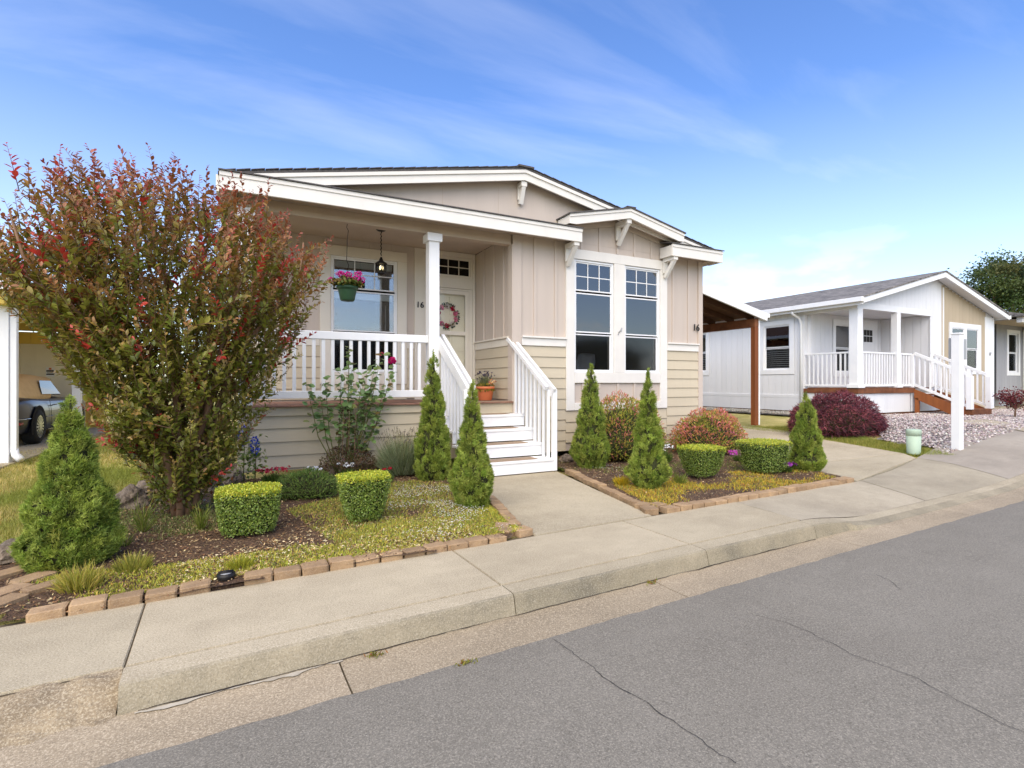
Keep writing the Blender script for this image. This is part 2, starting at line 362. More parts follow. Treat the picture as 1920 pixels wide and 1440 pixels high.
def tubes(paths, seg=6):
    """paths: list of (points, radii) -> verts, faces"""
    V, F = [], []
    for pts, rad in paths:
        pts = [Vector(p) for p in pts]; base = len(V); ref = Vector((0.3, 0.9, 0.1))
        for i, p in enumerate(pts):
            d = (pts[min(i + 1, len(pts) - 1)] - pts[max(i - 1, 0)])
            d = d.normalized() if d.length > 1e-9 else Vector((0, 0, 1))
            a = d.cross(ref)
            if a.length < 1e-3: a = d.cross(Vector((1, 0, 0)))
            a.normalize(); b = d.cross(a); r = rad[i] if hasattr(rad, '__len__') else rad
            for k in range(seg):
                t = 2 * math.pi * k / seg; V.append(tuple(p + a * math.cos(t) * r + b * math.sin(t) * r))
        for i in range(len(pts) - 1):
            for k in range(seg):
                k2 = (k + 1) % seg
                F.append((base + i * seg + k, base + i * seg + k2, base + (i + 1) * seg + k2, base + (i + 1) * seg + k))
        F.append(tuple(base + k for k in range(seg))[::-1]); e = base + (len(pts) - 1) * seg; F.append(tuple(e + k for k in range(seg)))
    return V, F
def tube(name, mat, paths, parent=None, seg=6):
    v, f = tubes(paths, seg); return mesh(name, v, f, mat, parent, smooth_=True)
def lathe(name, mat, prof, c, parent=None, seg=24, cap=True):
    V, F = [], []
    for r, z in prof:
        for k in range(seg):
            t = 2 * math.pi * k / seg; V.append((c[0] + r * math.cos(t), c[1] + r * math.sin(t), c[2] + z))
    for i in range(len(prof) - 1):
        for k in range(seg):
            k2 = (k + 1) % seg; F.append((i * seg + k, i * seg + k2, (i + 1) * seg + k2, (i + 1) * seg + k))
    if cap: F.append(tuple(range(seg))[::-1]); n = (len(prof) - 1) * seg; F.append(tuple(range(n, n + seg)))
    return mesh(name, V, F, mat, parent, smooth_=True)

# vectorised leaves -------------------------------------------------
OVAL = (np.array([(0, 0, 0), (.33, .46, .05), (.7, .42, .04), (1, 0, -.05), (.7, -.42, .04), (.33, -.46, .05)]), [(0, 1, 2, 3), (0, 3, 4, 5)])
DIAM = (np.array([(0, 0, 0), (.5, .5, .06), (1, 0, 0), (.5, -.5, .06)]), [(0, 1, 2), (0, 2, 3)])
BLADE = (np.array([(0, -.5, 0), (0, .5, 0), (1, 0, 0)]), [(0, 1, 2)])
BENT = (np.array([(0, -.5, 0), (0, .5, 0), (.55, .32, .1), (.55, -.32, .1), (1, 0, -.05)]), [(0, 1, 2, 3), (3, 2, 4)])
CHIP = (np.array([(0, -.5, 0), (1, -.4, .0), (1.05, .5, .02), (.05, .45, .03)]), [(0, 1, 2, 3)])
def unit(a): return a / np.maximum(np.linalg.norm(a, axis=-1, keepdims=True), 1e-9)
def leaves(name, P, D, Nn, Ln, Wd, C, tmpl, mat, parent=None, loc=None, kind=None):
    tv, tf = tmpl; P = np.asarray(P, float); n = len(P); k = len(tv)
    X = unit(np.asarray(D, float)); Z = np.asarray(Nn, float); Z = unit(Z - (Z * X).sum(-1, keepdims=True) * X); Yv = np.cross(Z, X)
    Ln = np.broadcast_to(Ln, (n,))[:, None, None]; Wd = np.broadcast_to(Wd, (n,))[:, None, None]
    V = P[:, None, :] + tv[None, :, 0:1] * Ln * X[:, None, :] + tv[None, :, 1:2] * Wd * Yv[:, None, :] + tv[None, :, 2:3] * Ln * Z[:, None, :]
    V = V.reshape(-1, 3)
    if loc is None: loc = (V[:, 0].mean(), V[:, 1].mean(), V[:, 2].min())
    me = bpy.data.meshes.new(name); me.vertices.add(len(V)); me.vertices.foreach_set('co', (V - np.array(loc)).astype(np.float32).ravel())
    sizes = [len(f) for f in tf]; lp = np.concatenate([np.array(f) for f in tf])
    loops = (np.arange(n)[:, None] * k + lp[None, :]).ravel()
    starts = np.concatenate([[0], np.cumsum(sizes)[:-1]]); tot = sum(sizes)
    ls = (np.arange(n)[:, None] * tot + starts[None, :]).ravel()
    me.loops.add(len(loops)); me.loops.foreach_set('vertex_index', loops.astype(np.int32))
    me.polygons.add(len(ls)); me.polygons.foreach_set('loop_start', ls.astype(np.int32))
    me.update(calc_edges=True); me.validate()
    at = me.attributes.new('col', 'FLOAT_COLOR', 'POINT'); C = np.asarray(C, float)
    cc = np.concatenate([np.repeat(C, k, axis=0), np.ones((n * k, 1))], 1); at.data.foreach_set('color', cc.astype(np.float32).ravel())
    me.materials.append(MATS[mat]); o = bpy.data.objects.new(name, me); link(o, parent, loc)
    if kind: o['kind'] = kind
    return o
def pal(cols, n, rng, w=None, jit=0.12):
    A = np.array([lin(c) for c in cols]); i = rng.choice(len(A), n, p=w)
    return np.clip(A[i] * (1 + rng.normal(0, jit, (n, 1))) * (1 + rng.normal(0, jit * .3, (n, 3))), 0.002, 1)
def sph(n, rng): return unit(rng.normal(size=(n, 3)))
def hull(name, mat, prof, c, parent, seg=20, sx=1, sy=1, amp=0.05, seed=0):
    """lumpy solid of revolution"""
    V, F = [], []
    for i, (r, z) in enumerate(prof):
        for k in range(seg):
            t = 2 * math.pi * k / seg; q = 1 + amp * mnoise.noise(Vector((math.cos(t) * 2 + seed, math.sin(t) * 2, z * 6)))
            V.append((c[0] + r * q * math.cos(t) * sx, c[1] + r * q * math.sin(t) * sy, c[2] + z))
    for i in range(len(prof) - 1):
        for k in range(seg):
            k2 = (k + 1) % seg; F.append((i * seg + k, i * seg + k2, (i + 1) * seg + k2, (i + 1) * seg + k))
    F.append(tuple(range(seg))[::-1]); n = (len(prof) - 1) * seg; F.append(tuple(range(n, n + seg)))
    return mesh(name, V, F, mat, parent, smooth_=True)
def grid(name, mat, x0, x1, y0, y1, nx, ny, zf, inside=None, parent=None):
    V = [(x0 + (x1 - x0) * i / nx, y0 + (y1 - y0) * j / ny) for j in range(ny + 1) for i in range(nx + 1)]
    F = []
    for j in range(ny):
        for i in range(nx):
            if inside is None or inside(x0 + (x1 - x0) * (i + .5) / nx, y0 + (y1 - y0) * (j + .5) / ny):
                a = j * (nx + 1) + i; F.append((a, a + 1, a + nx + 2, a + nx + 1))
    return mesh(name, [(x, y, zf(x, y)) for x, y in V], F, mat, parent, smooth_=True)
def inpoly(poly):
    def fn(x, y):
        c = False; j = len(poly) - 1
        for i in range(len(poly)):
            (xi, yi), (xj, yj) = poly[i][:2], poly[j][:2]
            if (yi > y) != (yj > y) and x < (xj - xi) * (y - yi) / (yj - yi) + xi: c = not c
            j = i
        return c
    return fn
def scatter(poly, n, rng):
    a = np.array([p[:2] for p in poly]); lo, hi = a.min(0), a.max(0); f = inpoly(poly); out = []
    while len(out) < n:
        q = lo + rng.random((n, 2)) * (hi - lo); out += [p for p in q if f(p[0], p[1])]
    return np.array(out[:n])
def nz(x, y, s=1.0, o=0.0): return mnoise.noise(Vector((x * s + o, y * s - o, o)))
def slab(name, mat, poly, z, th, parent=None, bev=0.004):
    """horizontal slab from a polygon; z is added to the terrain height of every corner"""
    bm = bmesh.new(); zt = [(p[0], p[1], z + (p[2] if len(p) > 2 else T(p[0], p[1]))) for p in poly]
    a = sum((zt[i][0] * zt[(i + 1) % len(zt)][1] - zt[(i + 1) % len(zt)][0] * zt[i][1]) for i in range(len(zt)))
    if a < 0: zt = zt[::-1]
    c = Vector((sum(p[0] for p in zt) / len(zt), sum(p[1] for p in zt) / len(zt), min(p[2] for p in zt)))
    top = [bm.verts.new(Vector(p) - c) for p in zt]; bot = [bm.verts.new(Vector((p[0], p[1], p[2] - th)) - c) for p in zt]
    bm.faces.new(top); bm.faces.new(bot[::-1]); n = len(top)
    for i in range(n): bm.faces.new((top[i], bot[i], bot[(i + 1) % n], top[(i + 1) % n]))
    if bev: 
        es = [e for e in bm.edges if all(v in top for v in e.verts)]
        bmesh.ops.bevel(bm, geom=es, offset=bev, segments=2, affect='EDGES')
    me = bpy.data.meshes.new(name); bm.to_mesh(me); bm.free(); me.materials.append(MATS[mat])
    o = bpy.data.objects.new(name, me); return link(o, parent, c)
def copy_tree(o, parent, loc):
    c = o.copy(); link(c, parent, loc)
    for ch in list(o.children):
        copy_tree(ch, c, wl(ch) - wl(o) + Vector(loc))
    return c

# ================================================================== SETTING
# base terrain sheet, reaching the horizon
gx = [-900, -200, -60, -20, -8, -4, 0, 4, 7, 8, 9, 10, 11, 12, 13, 14, 18, 30, 60, 200, 900]
gy = [-900, -200, -40, -10, -3, 0, 1.4, 3.9, 6, 10, 20, 40, 100, 300, 900]
def gz(x, y): return T(x, y) - (0.30 if y < 2.6 else 0.05)
gv = [(x, y, gz(x, y)) for y in gy for x in gx]
gf = [(j * len(gx) + i, j * len(gx) + i + 1, (j + 1) * len(gx) + i + 1, (j + 1) * len(gx) + i) for j in range(len(gy) - 1) for i in range(len(gx) - 1)]
tag(mesh('ground', gv, gf, 'lawn', smooth_=False), kind='structure')

# road: one sheet with a ragged edge along the gutter
rng = np.random.default_rng(3)
us = np.concatenate([[-400, -60, -12], np.linspace(-6, 14, 320), [20, 40, 90, 400]])
rv, rf = [], []
rows = [1.19, 1.23, 1.4, 2.0, 3.0, 5.0, 9.0]
for u in us:
    jag = 0.012 * nz(u, 0, 6) + 0.007 * nz(u, 3, 23)
    for i, v in enumerate(rows):
        zz = -0.108 + 0.012 * min(1, (v - 1.19) * 8) if i < 3 else -0.096 + 0.012 * (v - 1.4) - 0.0014 * (v - 1.4) ** 2
        rv.append(S(u, v + (jag if i == 0 else 0), zz))
nr = len(rows)
for a in range(len(us) - 1):
    for i in range(nr - 1): rf.append((a * nr + i, a * nr + i + 1, (a + 1) * nr + i + 1, (a + 1) * nr + i))
road = tag(mesh('road', rv, rf, 'asphalt', smooth_=True), kind='structure')
def roadz(u, v): return -0.096 + 0.012 * (v - 1.4) - 0.0014 * (v - 1.4) ** 2 if v > 1.4 else -0.108 + 0.012 * min(1, (v - 1.19) * 8)
def uv(px, py, z=-0.1):
    x, y, _ = G(px, py, z); x -= SO[0]; y -= SO[1]
    return x * math.cos(SA) + y * math.sin(SA), x * math.sin(SA) - y * math.cos(SA)
def crack(pix, w, parent, name='crack', zoff=0.004, seed=1, zf=roadz, amp=0.02):
    pts = [uv(*p) for p in pix]; fine = []
    for (a, b) in zip(pts[:-1], pts[1:]):
        m = max(3, int(math.hypot(b[0] - a[0], b[1] - a[1]) / 0.025))
        for k in range(m): fine.append((a[0] + (b[0] - a[0]) * k / m, a[1] + (b[1] - a[1]) * k / m))
    fine.append(pts[-1]); V, F = [], []
    for i, (u, v) in enumerate(fine):
        p, q = fine[max(0, i - 1)], fine[min(len(fine) - 1, i + 1)]; dx, dy = q[0] - p[0], q[1] - p[1]; l = math.hypot(dx, dy) or 1
        nx_, ny_ = -dy / l, dx / l; o = amp * (nz(u * 9, v * 9, 1, seed) + .5 * nz(u * 40, v * 40, 1, seed)); ww = w * (0.45 + 0.9 * abs(nz(u * 14, v * 14, 1, seed + 5)))
        for s in (-1, 1):
            uu, vv = u + nx_ * (o + s * ww), v + ny_ * (o + s * ww); V.append(S(uu, vv, zf(uu, vv) + zoff))
    for i in range(len(fine) - 1): F.append((2 * i, 2 * i + 1, 2 * i + 3, 2 * i + 2))
    return mesh(name, V, F, 'crack', parent)
crack([(1035, 1197), (1090, 1240), (1140, 1278), (1200, 1318), (1280, 1372), (1380, 1440)], 0.0022, road, seed=2)
crack([(1405, 1153), (1480, 1172), (1545, 1205), (1640, 1250), (1720, 1280), (1790, 1320), (1860, 1352), (1960, 1400)], 0.002, road, seed=8)
crack([(1640, 1078), (1672, 1094), (1690, 1110)], 0.0018, road, seed=11)
crack([(1388, 1206), (1397, 1215)], 0.0018, road, seed=15)

# joint filler under the slabs
fill = mesh('joint_bed', [S(u, v, -0.009 if u < 4.3 else -0.12) for v in (-0.05, 0.725) for u in (-14, -6, 4.2, 4.4, 7, 8, 9, 10, 11, 12, 13, 14, 22)],
            [(i, i + 1, i + 14, i + 13) for i in range(12)], 'filler'); tag(fill, kind='structure')
# sidewalk slabs
walk = tag(empty('sidewalk', S(0, 0.4, 0)), kind='structure')
cuts = [-9.0, -7.3, -5.6, -3.9, -2.18, -0.485, 1.277, 2.83, 4.28]
for a, b in zip(cuts[:-1], cuts[1:]):
    g = 0.0035
    off = 0.03 if abs(a - 2.83) < .01 else 0
    slab('slab', 'walk', [S(a + g, 0.0), S(b - g, 0.0), S(b - g - (0.10 if b > 4 else 0), 0.715), S(a + g, 0.715)], 0, 0.06, walk)
# apron where the drive meets the street
apron = tag(empty('driveway_apron', S(6, 0.4, 0)), kind='structure')
def apz(u, v): return -0.004 - 0.083 * smooth(4.2, 5.2, u) * max(0, v / 0.72) ** 1.3
def sheet(name, mat, u0f, u1f, v0f, v1f, zf, nu, nv, parent):
    V, F = [], []
    for j in range(nv + 1):
        for i in range(nu + 1):
            a_, b_ = i / nu, j / nv
            vv = v0f(a_) + (v1f(a_) - v0f(a_)) * b_; uu = u0f(b_) + (u1f(b_) - u0f(b_)) * a_
            V.append(S(uu, vv, zf(uu, vv) + 0.003 * nz(uu, vv, 2.5)))
    for j in range(nv):
        for i in range(nu): k = j * (nu + 1) + i; F.append((k, k + 1, k + nu + 2, k + nu + 1))
    return mesh(name, V, F, mat, parent, smooth_=True)
sheet('slab', 'apron', lambda b: 4.29 - .10 * b, lambda b: 6.55 - .15 * b, lambda a: 0.0, lambda a: .715, apz, 24, 8, apron)
sheet('slab', 'apron', lambda b: 6.562 - .15 * b, lambda b: 8.95 - .35 * b, lambda a: -.42 * a, lambda a: .715, apz, 24, 8, apron)
old = sheet('asphalt_apron', 'asphalt2', lambda b: 8.965 - .35 * b, lambda b: 30, lambda a: -.43 - .35 * math.sin(min(1, a * 6) * math.pi * .5), lambda a: .715, apz, 60, 10, None); tag(old, kind='structure')
# kerb with a rolled face, dropped at the drive
def kerbh(u):
    return 0.105 - 0.085 * smooth(4.15, 5.15, u)
def kerbseg(u0, u1, parent, mat='curb', n=None):
    n = n or max(2, int((u1 - u0) / 0.06)); V, F = [], []
    for i in range(n + 1):
        u = u0 + (u1 - u0) * i / n; h = kerbh(u); zt = -0.105 + h
        w1 = 0.004 * nz(u, 1, 5) + 0.003 * nz(u, 2, 19)
        prof = [(0.722, zt - 0.004), (0.730, zt), (0.848 + w1, zt - 0.002), (0.863 + w1, zt - 0.009), (0.870 + w1, zt - 0.026), (0.884 + w1, -0.105 + h * 0.2), (0.890 + w1, -0.107), (0.93, -0.16), (0.722, -0.16)]
        if h < 0.06: prof = [(v, max(-0.16, z)) for v, z in [(0.70, zt - 0.004), (0.73, zt), (0.83, zt - 0.004), (0.86, zt - 0.01), (0.885, zt - 0.016), (0.905, zt - .02), (0.925 + w1, -0.107), (0.94, -0.16), (0.70, -0.16)]]
        V += [S(u, v, z) for v, z in prof]
    k = 9
    for i in range(n):
        for j in range(k): j2 = (j + 1) % k; F.append((i * k + j, i * k + j2, (i + 1) * k + j2, (i + 1) * k + j))
    F.append(tuple(range(k))); F.append(tuple(n * k + j for j in range(k))[::-1])
    o = mesh('kerb_segment', V, F, mat, parent, smooth_=False); o.data.materials.append(MATS['walk'])
    for i in range(n):
        for j in (0, 1, 8): o.data.polygons[i * k + j].material_index = 1
    bm = bmesh.new(); bm.from_mesh(o.data); bmesh.ops.recalc_face_normals(bm, faces=bm.faces); bm.to_mesh(o.data); bm.free()
    return o
kerb = tag(empty('kerb', S(2, 0.85, -0.1)), kind='structure')
for a, b in ((-0.485, 1.277), (1.283, 2.83), (2.836, 4.12), (4.126, 7.4), (7.406, 11), (11.006, 22)): kerbseg(a, b, kerb)
# worn rough ramp left of the kerb end
V, F = [], []; nu, nv = 90, 26
for i in range(nu + 1):
    u = -6 + 5.51 * i / nu
    for j in range(nv + 1):
        v = 0.715 + 0.26 * j / nv; h = -0.004 - 0.12 * smooth(0.70, 0.98, v) + 0.012 * nz(u, v, 14) + 0.008 * nz(u, v, 40, 3) - 0.02 * max(0, nz(u, v, 5, 9))
        V.append(S(u, v, min(h, 0.0)))
for i in range(nu):
    for j in range(nv): a = i * (nv + 1) + j; F.append((a, a + 1, a + nv + 2, a + nv + 1))
tag(mesh('worn_ramp', V, F, 'rubble', smooth_=False), kind='structure')
# gutter pan
gut = tag(empty('gutter', S(2, 1.05, -0.11)), kind='structure')
gc = [-14, -6, -2.6, 0.335, 2.3, 4.25, 6.2, 8.4, 12, 22]
for a, b in zip(gc[:-1], gc[1:]):
    n = max(1, int((b - a) / 0.3)); V, F = [], []
    for i in range(n + 1):
        u = a + 0.004 + (b - a - 0.008) * i / n
        for v, z in ((0.872, -0.107), (1.05, -0.1145), (1.26, -0.112), (1.26, -0.2), (0.872, -0.2)): V.append(S(u, v, z))
    for i in range(n):
        for j in range(5): j2 = (j + 1) % 5; F.append((i * 5 + j, i * 5 + j2, (i + 1) * 5 + j2, (i + 1) * 5 + j))
    F += [(0, 1, 2, 3, 4), tuple(n * 5 + j for j in range(5))[::-1]]
    o = mesh('gutter_segment', V, F, 'gutter', gut)
    bm = bmesh.new(); bm.from_mesh(o.data); bmesh.ops.recalc_face_normals(bm, faces=bm.faces); bm.to_mesh(o.data); bm.free()
gutz = lambda u, v: -0.108 - 0.0065 * min(1, (v - 0.9) / 0.15)
def gcrack(u0, u1, v, w, seed, parent):
    V, F = [], []; n = int((u1 - u0) / 0.03)
    for i in range(n + 1):
        u = u0 + (u1 - u0) * i / n; o = 0.012 * nz(u, seed, 5) + 0.006 * nz(u, seed, 21); ww = w * (0.2 + 1.2 * max(0, nz(u, 7, 3, seed) + 0.4))
        for s in (0, 1): V.append(S(u, v + o + s * ww, gutz(u, v) + 0.004))
    for i in range(n): F.append((2 * i, 2 * i + 1, 2 * i + 3, 2 * i + 2))
    mesh('crack', V, F, 'crack', parent)
gcrack(-0.42, 4.1, 0.893, 0.009, 4, gut)
# pale mortar smear along the kerb foot
V, F = [], []
for i in range(41):
    u = -0.43 + 0.78 * i / 40; ww = 0.034 * max(0.02, nz(u, 1, 5) + 0.35 + .5 * nz(u, 4, 17))
    for s in (0, 1): V.append(S(u, 0.905 + s * ww + 0.006 * nz(u, s, 30), -0.104))
for i in range(40): F.append((2 * i, 2 * i + 1, 2 * i + 3, 2 * i + 2))
mesh('mortar_patch', V, F, 'patch', gut)

# front walkway and driveway
tag(slab('walkway', 'walk', [(1.965, 3.475), (3.175, 3.53), (3.66, 5.95), (3.66, 6.3), (2.30, 6.3), (2.30, 5.95)], 0.002, 0.08), kind='structure')
drive = tag(empty('driveway', (8.2, 7, 0)), kind='structure')
dl = [G(1600, 904), G(1543, 889)]
P0, P1 = S(6.50, -0.01), S(8.94, -0.43)
pts_r = [G(p, q) for p, q in ((1767, 853), (1697, 849), (1540, 822), (1477, 808), (1370, 795))]
slab('slab', 'walk', [P0, P1, (pts_r[1][0] - .05, pts_r[1][1], pts_r[1][2]), (6.62, 4.75)], -0.002, 0.06, drive)
slab('slab', 'walk', [(6.62, 4.765), (pts_r[1][0] - .05, pts_r[1][1] + .015, pts_r[1][2]), pts_r[2], (10.2, 6.9), (7.55, 6.9), (7.0, 6.3)], -0.002, 0.06, drive)
slab('slab', 'walk', [(7.55, 6.912), (10.2, 6.912), (10.35, 8.1), (10.35, 14), (7.55, 14)], -0.002, 0.06, drive)

# ================================================================== MAIN HOUSE
H = empty('house', (3.6, 7.0, 0.1))
tag(H, 'beige single-storey house with white trim, covered porch and number 16', 'house')
YF = 6.893; WX0, WX1 = -0.11, 7.39; YB = 8.37; YE = 6.57; CX = 3.635; PITCH = 0.198; ZE = 3.525
def rz(x): return ZE + PITCH * (CX + 0.28 - abs(x - CX)) - 0.0
def jmesh(name, mat, boxes): return jbox(name, mat, boxes, H)
wf = YF + 0.012
# sheathing walls (behind boards, battens and trim)
jmesh('wall', 'tan', [(3.53, 4.61, wf, 7.05, .1, 3.4), (4.61, 6.38, wf, 7.05, .1, 1.335), (5.38, 5.61, wf, 7.05, 1.335, 3.13), (4.61, 6.38, wf, 7.05, 3.13, 3.4), (6.38, 7.39, wf, 7.05, .1, 3.4)])
jmesh('wall', 'tan', [(3.545, 3.68, 7.05, 8.5, .1, 3.4)])                                   # porch side wall
jmesh('wall', 'tan', [(-.11, 1.14, YB + .012, 8.5, .1, 3.42), (1.14, 2.16, YB + .012, 8.5, .1, 1.335), (1.14, 2.16, YB + .012, 8.5, 3.13, 3.42), (2.16, 2.61, YB + .012, 8.5, .1, 3.42),
                      (2.61, 3.48, YB + .012, 8.5, 3.32, 3.42), (2.61, 3.48, YB + .012, 8.5, 2.78, 2.98), (3.48, 3.545, YB + .012, 8.5, .1, 3.42), (2.61, 3.48, YB + .012, 8.5, .1, .89)])
jmesh('wall', 'lap', [(-.11, .02, 8.5, 20.9, .1, 3.5), (7.24, 7.39, 7.05, 20.9, .1, 3.5), (.02, 7.24, 20.8, 20.9, .1, 3.5)])
jmesh('wall', 'lap', [(-.09, 2.35, 6.945, 7.05, .1, .87), (2.35, 3.53, 6.945, 7.05, .1, .87)])   # under the porch
# gable wall
prism('gable_panel', 'tan', [(WX0, 3.38), (4.62, 3.38), (4.62, 3.40), (6.38, 3.40), (6.38, 3.38), (WX1, 3.38), (WX1, rz(WX1) - .05), (CX, rz(CX) - .05), (WX0, rz(WX0) - .05)], 'y', wf - .004, 7.05, H)
for x in (1.2, 2.42, 3.28): box('panel_joint', 'ceil', x, x + .006, wf - .006, wf - .003, 3.5, rz(x) - .16, H)
# interiors seen through the windows
def room(x0, x1, y0, y1, z0, z1):
    v = cubev(x0, x1, y0, y1, z0, z1); mesh('room_interior', v, [(0, 1, 2, 3), (4, 7, 6, 5), (1, 5, 6, 2), (2, 6, 7, 3), (3, 7, 4, 0)], 'room', H)
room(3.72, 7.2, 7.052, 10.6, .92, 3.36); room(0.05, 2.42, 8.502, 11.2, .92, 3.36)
# roof
for s in (-1, 1):
    xe = CX + s * 3.935; ze = rz(CX + s * 3.915) - .004
    n_ = (0, 0.055)
    prism('roof_slope', 'shingle', [(CX, rz(CX)), (xe, ze), (xe, ze + .03), (CX, rz(CX) + .035)], 'y', 6.70, 21.2, H)
    prism('rake_board', 'trim', [(CX, rz(CX) - .002), (xe - s * .02, ze), (xe - s * .02, ze - .15), (CX, rz(CX) - .15)], 'y', 6.72, 6.75, H)
    prism('rake_trim', 'trim', [(CX, rz(CX) - .002), (xe - s * .02, ze), (xe - s * .02, ze - .045), (CX, rz(CX) - .047)], 'y', 6.70, 6.718, H)
    prism('soffit', 'ceil', [(CX, rz(CX) - .06), (xe - s * .03, ze - .06), (xe - s * .03, ze - .075), (CX, rz(CX) - .075)], 'y', 6.752, 6.88, H)
    for k in range(26):
        a = .15 * k + .005; x0, x1 = CX + s * a, CX + s * (a + .145)
        prism('shingle', 'shingle', [(x0, rz(x0) + .036 + .004), (x1, rz(x1) + .036), (x1, rz(x1) + .044), (x0, rz(x0) + .052)], 'y', 6.685, 6.99, H)
box('ridge_cap', 'shingle', CX - .13, CX + .13, 6.67, 7.0, rz(CX) + .02, rz(CX) + .048, H)
# side eaves of the main roof
box('side_fascia', 'trim', 7.57, 7.60, 6.75, 21, 3.34, 3.53, H); box('side_fascia', 'trim', -.32, -.29, 6.75, 21, 3.34, 3.53, H)
box('side_soffit', 'ceil', 7.40, 7.568, 6.76, 21, 3.36, 3.375, H); box('side_soffit', 'ceil', -.288, -.112, 6.76, 21, 3.36, 3.375, H)
# pent eave along the front
for x0, x1 in ((-.28, 4.545), (6.375, 7.57)):
    box('fascia', 'trim', x0, x1, YE, YE + .03, 3.313, 3.513, H)
    box('drip_edge', 'trim', x0 + .002, x1 - .002, YE - .012, YE - .001, 3.465, 3.512, H)
    prism('pent_roof', 'shingle', [(YE - .03, 3.515), (6.905, 3.60), (6.905, 3.625), (YE - .03, 3.53)], 'x', x0 - .01, x1 + .01, H)
    box('soffit', 'ceil', x0 + .03, x1 - .03, YE + .031, 6.98 if x0 < 0 else 6.90, 3.382, 3.40, H)
    for xs in (x0, x1 - .028): box('fascia_end', 'trim', xs + .001, xs + .027, YE + .031, 6.88, 3.32, 3.50, H)
# little gable over the front window
GX, GZ0, GZ1 = 5.455, 3.70, 3.953; YG = 6.545
def gl(x): return GZ1 - (GZ1 - GZ0) / 1.155 * abs(x - GX)
for s in (-1, 1):
    xe = GX + s * 1.155
    prism('rake_board', 'trim', [(GX, gl(GX)), (xe, gl(xe)), (xe, gl(xe) - .135), (xe - s * .12, gl(xe) - .135), (GX, gl(GX) - .15)], 'y', YG, YG + .03, H)
    prism('rake_trim', 'trim', [(GX, gl(GX)), (xe, gl(xe)), (xe, gl(xe) - .04), (GX, gl(GX) - .042)], 'y', YG - .014, YG - .001, H)
    prism('roof_slope', 'shingle', [(GX, gl(GX) + .002), (xe + s * .02, gl(xe) - .002), (xe + s * .02, gl(xe) + .018), (GX, gl(GX) + .022)], 'y', YG - .03, 7.3, H)
    box('return_board', 'trim', xe - (.028 if s > 0 else 0), xe + (.028 if s < 0 else 0), YG + .031, 6.88, gl(xe) - .132, gl(xe) - .003, H)
    prism('soffit', 'ceil', [(GX, gl(GX) - .09), (xe - s * .03, gl(xe) - .09), (xe - s * .03, gl(xe) - .105), (GX, gl(GX) - .105)], 'y', YG + .031, 6.885, H)
    prism('frieze_board', 'tan', [(GX, gl(GX) - .106), (xe - s * .03, gl(xe) - .106), (xe - s * .03, gl(xe) - .17), (GX, gl(GX) - .19)], 'y', 6.872, 6.888, H)
box('ridge_cap', 'shingle', GX - .09, GX + .09, YG - .035, 7.2, gl(GX) + .01, gl(GX) + .028, H)
def bracket(x, ztop, h=.32, d=.27, y=6.872):
    b = jbox('bracket', 'trim', [(x - .045, x + .045, y - .03, y, ztop - h * .8, ztop), (x - .045, x + .045, y - d, y - .031, ztop - .07, ztop)], H)
    v, f = bar((x, y - d + .03, ztop - .06), (x, y - .02, ztop - h), .055, .06, (1, 0, 0)); mesh('brace', v, f, 'trim', b)
bracket(CX, rz(CX) - .16, .30, .14, 6.885); bracket(GX, gl(GX) - .15, .36, .30); bracket(4.46, 3.33, .33, .27, 6.86); bracket(6.47, 3.33, .33, .27, 6.86)
# battens
def batten(x, z0, z1, w=.045, y0=YF - .008): box('batten', 'tan', x - w / 2, x + w / 2, y0, wf, z0, z1, H)
for x in (3.9, 4.27, 6.70, 7.07): batten(x, 1.875, 3.38)
for x in (4.75, 5.11, 5.47, 5.83, 6.2): batten(x, 3.30, gl(x) - .185)
for x in (4.78, 5.10, 5.48, 5.83, 6.17): batten(x, .85, 1.165)
box('corner_board', 'tan', 3.515, 3.66, YF - .018, wf, .12, 3.38, H); box('corner_board', 'tan', 3.50, 3.5145, YF - .018, 7.02, .895, 3.235, H)
box('corner_board', 'tan', 7.30, 7.405, YF - .018, wf, .12, 3.38, H)
for i, px in enumerate((906, 924.5, 943)):
    y, _ = XP(px, 600, 3.53); box('batten', 'tan', 3.525, 3.545, y - .022, y + .022, 1.875, 3.40, H)
for x in (.12, .43, .74, 1.05, 1.4, 1.75, 2.1): 
    box('batten', 'tan', x - .022, x + .022, YB - .008, YB + .012, 3.295 if .95 < x < 2.35 else 1.875, 3.42, H)
# belly band
for x0, x1 in ((3.665, 4.448), (6.545, 7.298)):
    box('belly_band', 'trim', x0, x1, YF - .022, wf, 1.735, 1.85, H); box('drip_cap', 'trim', x0 - .0, x1, YF - .05, wf, 1.851, 1.876, H)
box('belly_band', 'porchtrim', 3.52, 3.545, 7.03, YB - .03, 1.735, 1.85, H); box('drip_cap', 'porchtrim', 3.49, 3.545, 7.0, YB - .031, 1.851, 1.876, H)
for x0, x1 in ((-.09, .975), (2.325, 2.446)): box('belly_band', 'porchtrim', x0, x1, YB - .01, YB + .012, 1.735, 1.85, H)
